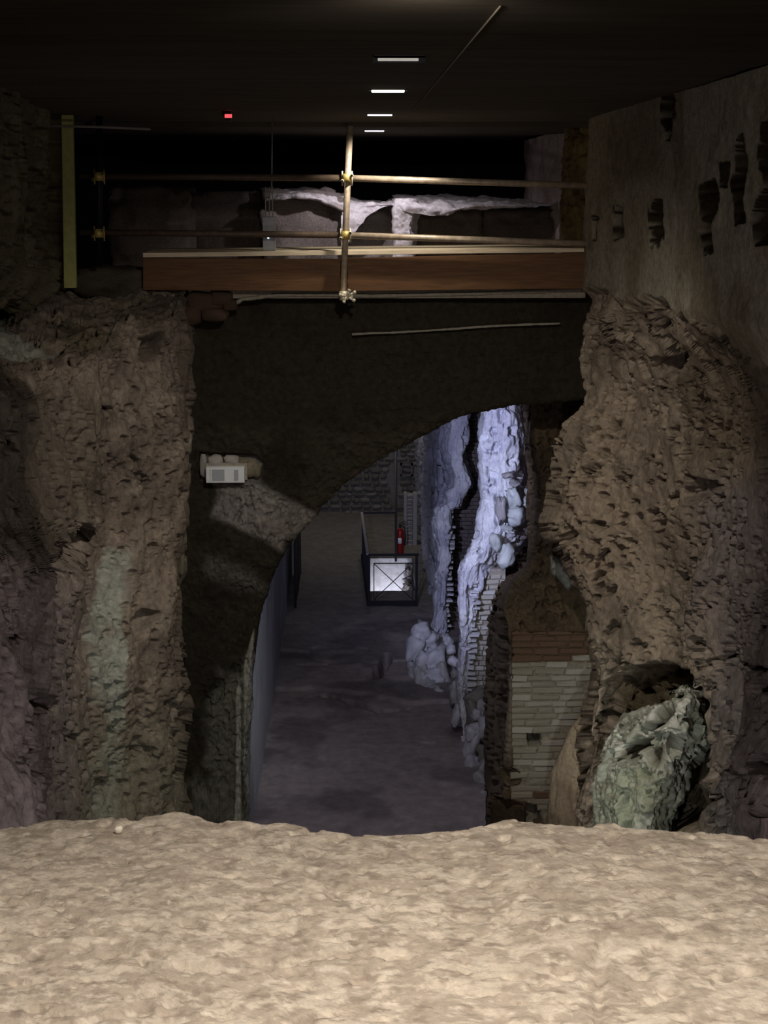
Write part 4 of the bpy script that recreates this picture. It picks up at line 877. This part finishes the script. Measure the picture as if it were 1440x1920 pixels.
brick_wall('brick_wall', 'shadowed dark brick wall in the recess between the two blue-lit wall ends', 23.3, lambda y: 836, lambda y: 925, 700, 1182, 7.5, 17, ['brick_dark'], 23, parts=False)
brick_wall('brick_wall', 'dark brick wall behind the top of the pier right of the bright wall end', 19.2, lambda y: 915, lambda y: 1030, 700, 1090, 8, 20, ['brick_dark'], 24, parts=False)

# ---------------------------------------------------------------- rubble
def heap(name, label, cat, spec, mat_, Y0, base):
    t = empty(name, base); tag(t, label, cat)
    for i, (px, py, a, b, Y, c, sub) in enumerate(spec):
        o = link('stone', stone_mesh(int(px*3+py) % 997, sub, .45, .35, col=c, fine=.16 if sub > 2 else .05), M[mat_], t); o.matrix_parent_inverse = Matrix.Translation(t.location).inverted()
        o.location = pt(px, py, Y); o.scale = (a/FPX*Y, (a+b)/2/FPX*Y, b/FPX*Y); o.rotation_euler = (.2*math.sin(i), .35*math.sin(i*2.1), i)
        o.rotation_euler = (0, .3*math.sin(i*2.1), 0)
    return t
W1 = (.58, .58, .62); W2 = (.44, .43, .42); W3 = (.26, .24, .22)
heap('masonry_stub', 'low ruined stub of pale stones on the right of the passage floor', 'rubble',
     [(788, 1185, 18, 18, 20.9, W1, 3), (782, 1215, 16, 28, 20.8, W1, 3), (806, 1205, 20, 20, 20.9, W1, 3), (815, 1235, 22, 26, 20.6, W1, 3), (797, 1245, 20, 22, 20.6, W1, 3), (776, 1262, 12, 18, 20.6, W2, 3), (789, 1270, 14, 26, 20.4, W2, 3),
      (812, 1275, 22, 18, 20.4, W1, 3), (806, 1295, 24, 22, 20.2, W2, 3), (818, 1308, 20, 24, 20.0, W2, 3), (796, 1312, 13, 16, 20.2, W2, 3), (830, 1262, 14, 30, 20.5, W2, 3), (838, 1215, 12, 22, 21.2, W1, 3), (800, 1225, 28, 50, 21.2, W2, 3), (812, 1290, 30, 40, 20.9, W3, 3), (781, 1296, 8, 8, 20.4, W3, 2)],
     'stone', 20.5, (1.05, 20.5, 0))
heap('wall_footing', 'rough footing of pale and brown stones along the foot of the nearer bright wall end', 'rubble',
     [(846, 1218, 9, 9, 19.5, W1, 2), (850, 1240, 10, 10, 19.2, W1, 2), (852, 1265, 9, 14, 19.0, W3, 2), (852, 1300, 10, 26, 18.8, W2, 3), (858, 1340, 9, 24, 18.4, W1, 3), (896, 1310, 20, 16, 18.0, W3, 3), (908, 1325, 12, 20, 17.8, W2, 3), (895, 1340, 10, 11, 17.7, W1, 3), (890, 1372, 16, 14, 17.6, W1, 3), (910, 1370, 16, 26, 17.6, W1, 3), (885, 1400, 14, 26, 17.6, W1, 3), (908, 1412, 12, 18, 17.2, W3, 3), (886, 1432, 14, 20, 17.3, W1, 3), (908, 1440, 12, 14, 17.0, W2, 3), (904, 1465, 12, 20, 16.8, W2, 3), (896, 1485, 9, 15, 16.7, W2, 3), (903, 1510, 17, 24, 16.4, W2, 3), (890, 1530, 14, 16, 16.2, W3, 3), (903, 1560, 22, 24, 16.2, W3, 3), (878, 1400, 8, 50, 18.3, W1, 3), (905, 1400, 18, 120, 18.3, W3, 3)],
     'stone', 17.5, (1.5, 17.5, 0))

# ---------------------------------------------------------------- railed pit, extinguisher, tray
def pit():
    x0, x1, y0, y1 = .24, 1.06, 25.15, 27.55
    t = empty('lit_pit', ((x0+x1)/2, (y0+y1)/2, -2)); tag(t, 'brightly lit pit in the floor inside the black railing', 'pit')
    mb = MB(); mb.box(x0-.1, x1+.1, y1-.02, y1+.1, -2, .07); mb.box(x0-.1, x0, y0, y1, -2, -.02); mb.box(x0-.1, x1+.1, y0-.1, y0, -2, -.02); mb.box(x0-.1, x1+.1, y0, y1, -2.1, -2); mb.box(x1, x1+.1, y0, y1, -2, -.02)
    mb.build('plaster_lining', M['plaster'], t)
    rows = [[(x1+.02, y, z), (x1-.05, y, z), (x1-.08, y-.0, z)] for y, z in ((25.2, 0), (26, 0))]
    def hf(P, G): return fbm(P, 4, 4, 71, .6)*.08
    Cc = [[(x1-.02-.03*k, y, z) for y in (25.2, 26.0, 26.8, 27.5)] for k, z in enumerate((0, -.5, -1.2, -2))]
    sheet('rubble_side', Cc, 60, 60, lambda P, G: np.abs(fbm(P, 5, 4, 71, .6))*.18, lambda P, G, h: mix(C3(.45, .42, .40), C3(.16, .14, .13), sst(-.2, .4, fbm(P, 4, 4, 73))), M['stone'], t, toward=(-1, 0, 0), world=True)
pit()
def railing():
    Y0, Y1 = 24.2, 27.5; xl, xr = xof(692, 1100, Y0), xof(781, 1100, Y0); zt = zof(1040, Y0)
    t = empty('pit_railing', ((xl+xr)/2, (Y0+Y1)/2, 0)); tag(t, 'black iron railing with crossed bars round the lit pit', 'railing')
    def P(name, f, m='iron'): mb = MB(); f(mb); return mb.build(name, M[m], t)
    xb_, xc_ = .13, .76
    for x, y in ((xl, Y0), (xr, Y0), (xb_, Y1), (xc_, Y1), ((xl+xb_)/2, (Y0+Y1)/2)): P('post', lambda b: b.box(x-.022, x+.022, y-.022, y+.022, 0.02, zt))
    P('top_rail', lambda b: b.bar((xl-.02, Y0, zt), (xr+.04, Y0, zt), .04, .035)); P('top_rail', lambda b: b.bar((xb_, Y1, zt), (xc_, Y1, zt), .035, .03))
    P('top_rail', lambda b: b.bar((xl-.02, Y0, zt+.01), (xb_-.02, Y1, zt+.01), .05, .02), 'handrail')
    za, zb = zof(1056, Y0), zof(1124, Y0)
    xa, xb = xof(701, 1100, Y0), xof(774, 1100, Y0)
    P('mid_rail', lambda b: b.bar((xa, Y0, za), (xb, Y0, za), .016, .016)); P('baluster', lambda b: b.bar((xa, Y0, zb-.02), (xa, Y0, za), .016, .016)); P('baluster', lambda b: b.bar((xb, Y0, zb-.02), (xb, Y0, za), .016, .016))
    P('cross_bar', lambda b: b.bar((xa, Y0-.01, za), (xb, Y0-.01, zb), .012, .012)); P('cross_bar', lambda b: b.bar((xb, Y0+.01, za), (xa, Y0+.01, zb), .012, .012))
    P('kick_plate', lambda b: b.box(xl-.02, xr+.02, Y0-.01, Y0+.01, .02, .17)); P('kick_plate', lambda b: b.bar((xl-.03, Y0, .1), (xb_-.03, Y1, .1), .02, .15))
    for k in range(1, 12):
        y = Y0+(Y1-Y0)*k/12; xx = xl+(xb_-xl)*k/12; P('baluster', lambda b: b.bar((xx, y, .12), (xx, y, zt), .035, .035))
railing()
def side_rail():
    x = -1.03; zt = 1.2; t = empty('wall_railing', (x, 25.4, 0)); tag(t, 'dark upright railing seen edge-on against the left passage wall', 'railing')
    for y in (24.1, 25.2, 26.3): mb = MB(); mb.box(x-.02, x+.02, y-.02, y+.02, 0, zt); mb.build('post', M['iron'], t)
    for z in (zt, .7, .15): mb = MB(); mb.bar((x, 24.1, z), (x, 26.3, z), .03, .04); mb.build('rail', M['iron'], t)
    mb = MB(); mb.box(x-.006, x+.006, 24.1, 26.3, .18, zt); mb.build('mesh_panel', M['iron'], t)
side_rail()
def extinguisher():
    Y = 27.85; x = xof(750, 1050, Y); t = empty('fire_extinguisher', (x, Y, 0)); tag(t, 'red fire extinguisher with white label behind the pit railing', 'fire extinguisher')
    r_ = .075; mb = MB(); mb.tube([(x, Y, z) for z in (0, .02, .04, .50, .55, .585, .6)], r_, 20, [r_*.85, r_*.98, r_, r_, r_*.85, r_*.45, r_*.3]); mb.build('cylinder', M['red'], t)
    mb = MB(); mb.tube([(x, Y, z) for z in (.0, .03)], r_*1.12, 20); mb.build('foot_ring', M['black'], t)
    mb = MB(); mb.tube([(x, Y, .59), (x, Y, .66)], .022, 10); mb.bar((x-.03, Y, .65), (x+.09, Y, .68), .02, .02); mb.bar((x-.02, Y, .68), (x+.10, Y, .73), .02, .015); mb.build('valve', M['black'], t)
    mb = MB(); mb.tube([(x+.03, Y, .64), (x+.09, Y-.03, .6), (x+.10, Y-.04, .45), (x+.085, Y-.03, .25)], .012, 8); mb.build('hose', M['black'], t)
    n = 8; vs = []; 
    for i in range(n+1):
        a = math.pi*1.5-.5+i*1.0/n-.1
        for z in (.30, .41): vs.append((x+(r_+.002)*math.cos(a), Y+(r_+.002)*math.sin(a), z))
    mb = MB(); mb.add(vs, [(i*2, i*2+2, i*2+3, i*2+1) for i in range(n)], True); q = mb.build('label_sticker', M['white'], t)
    q.modifiers.new('thickness', 'SOLIDIFY').thickness = .002
extinguisher()
def tray():
    Y = 28.6; t = empty('brick_jamb', (xof(772, 1040, Y), Y+.1, 0)); tag(t, 'pale jamb with brick rungs between two plaster edges, right of the extinguisher', 'jamb')
    for a, b in ((757, 763), (774, 782)):
        A = pt(a, 1040, Y); B = pt(b, 925, Y); mb = MB(); mb.box(A.x, xof(b, 1040, Y), Y, Y+.2, 0, B.z); bevel(mb.build('plaster_edge', M['tray'], t), .01)
    A = pt(763, 1040, Y); mb = MB(); mb.box(A.x, xof(774, 1040, Y), Y+.08, Y+.2, 0, zof(928, Y)); mb.build('mortar_core', M['mortar'], t)
    r = np.random.RandomState(4); y = 930
    while y < 1044: brick(t, xof(768.5, y, Y), Y+.06, zof(y, Y), .11, .035, .1, 'tray', r); y += 7
tray()
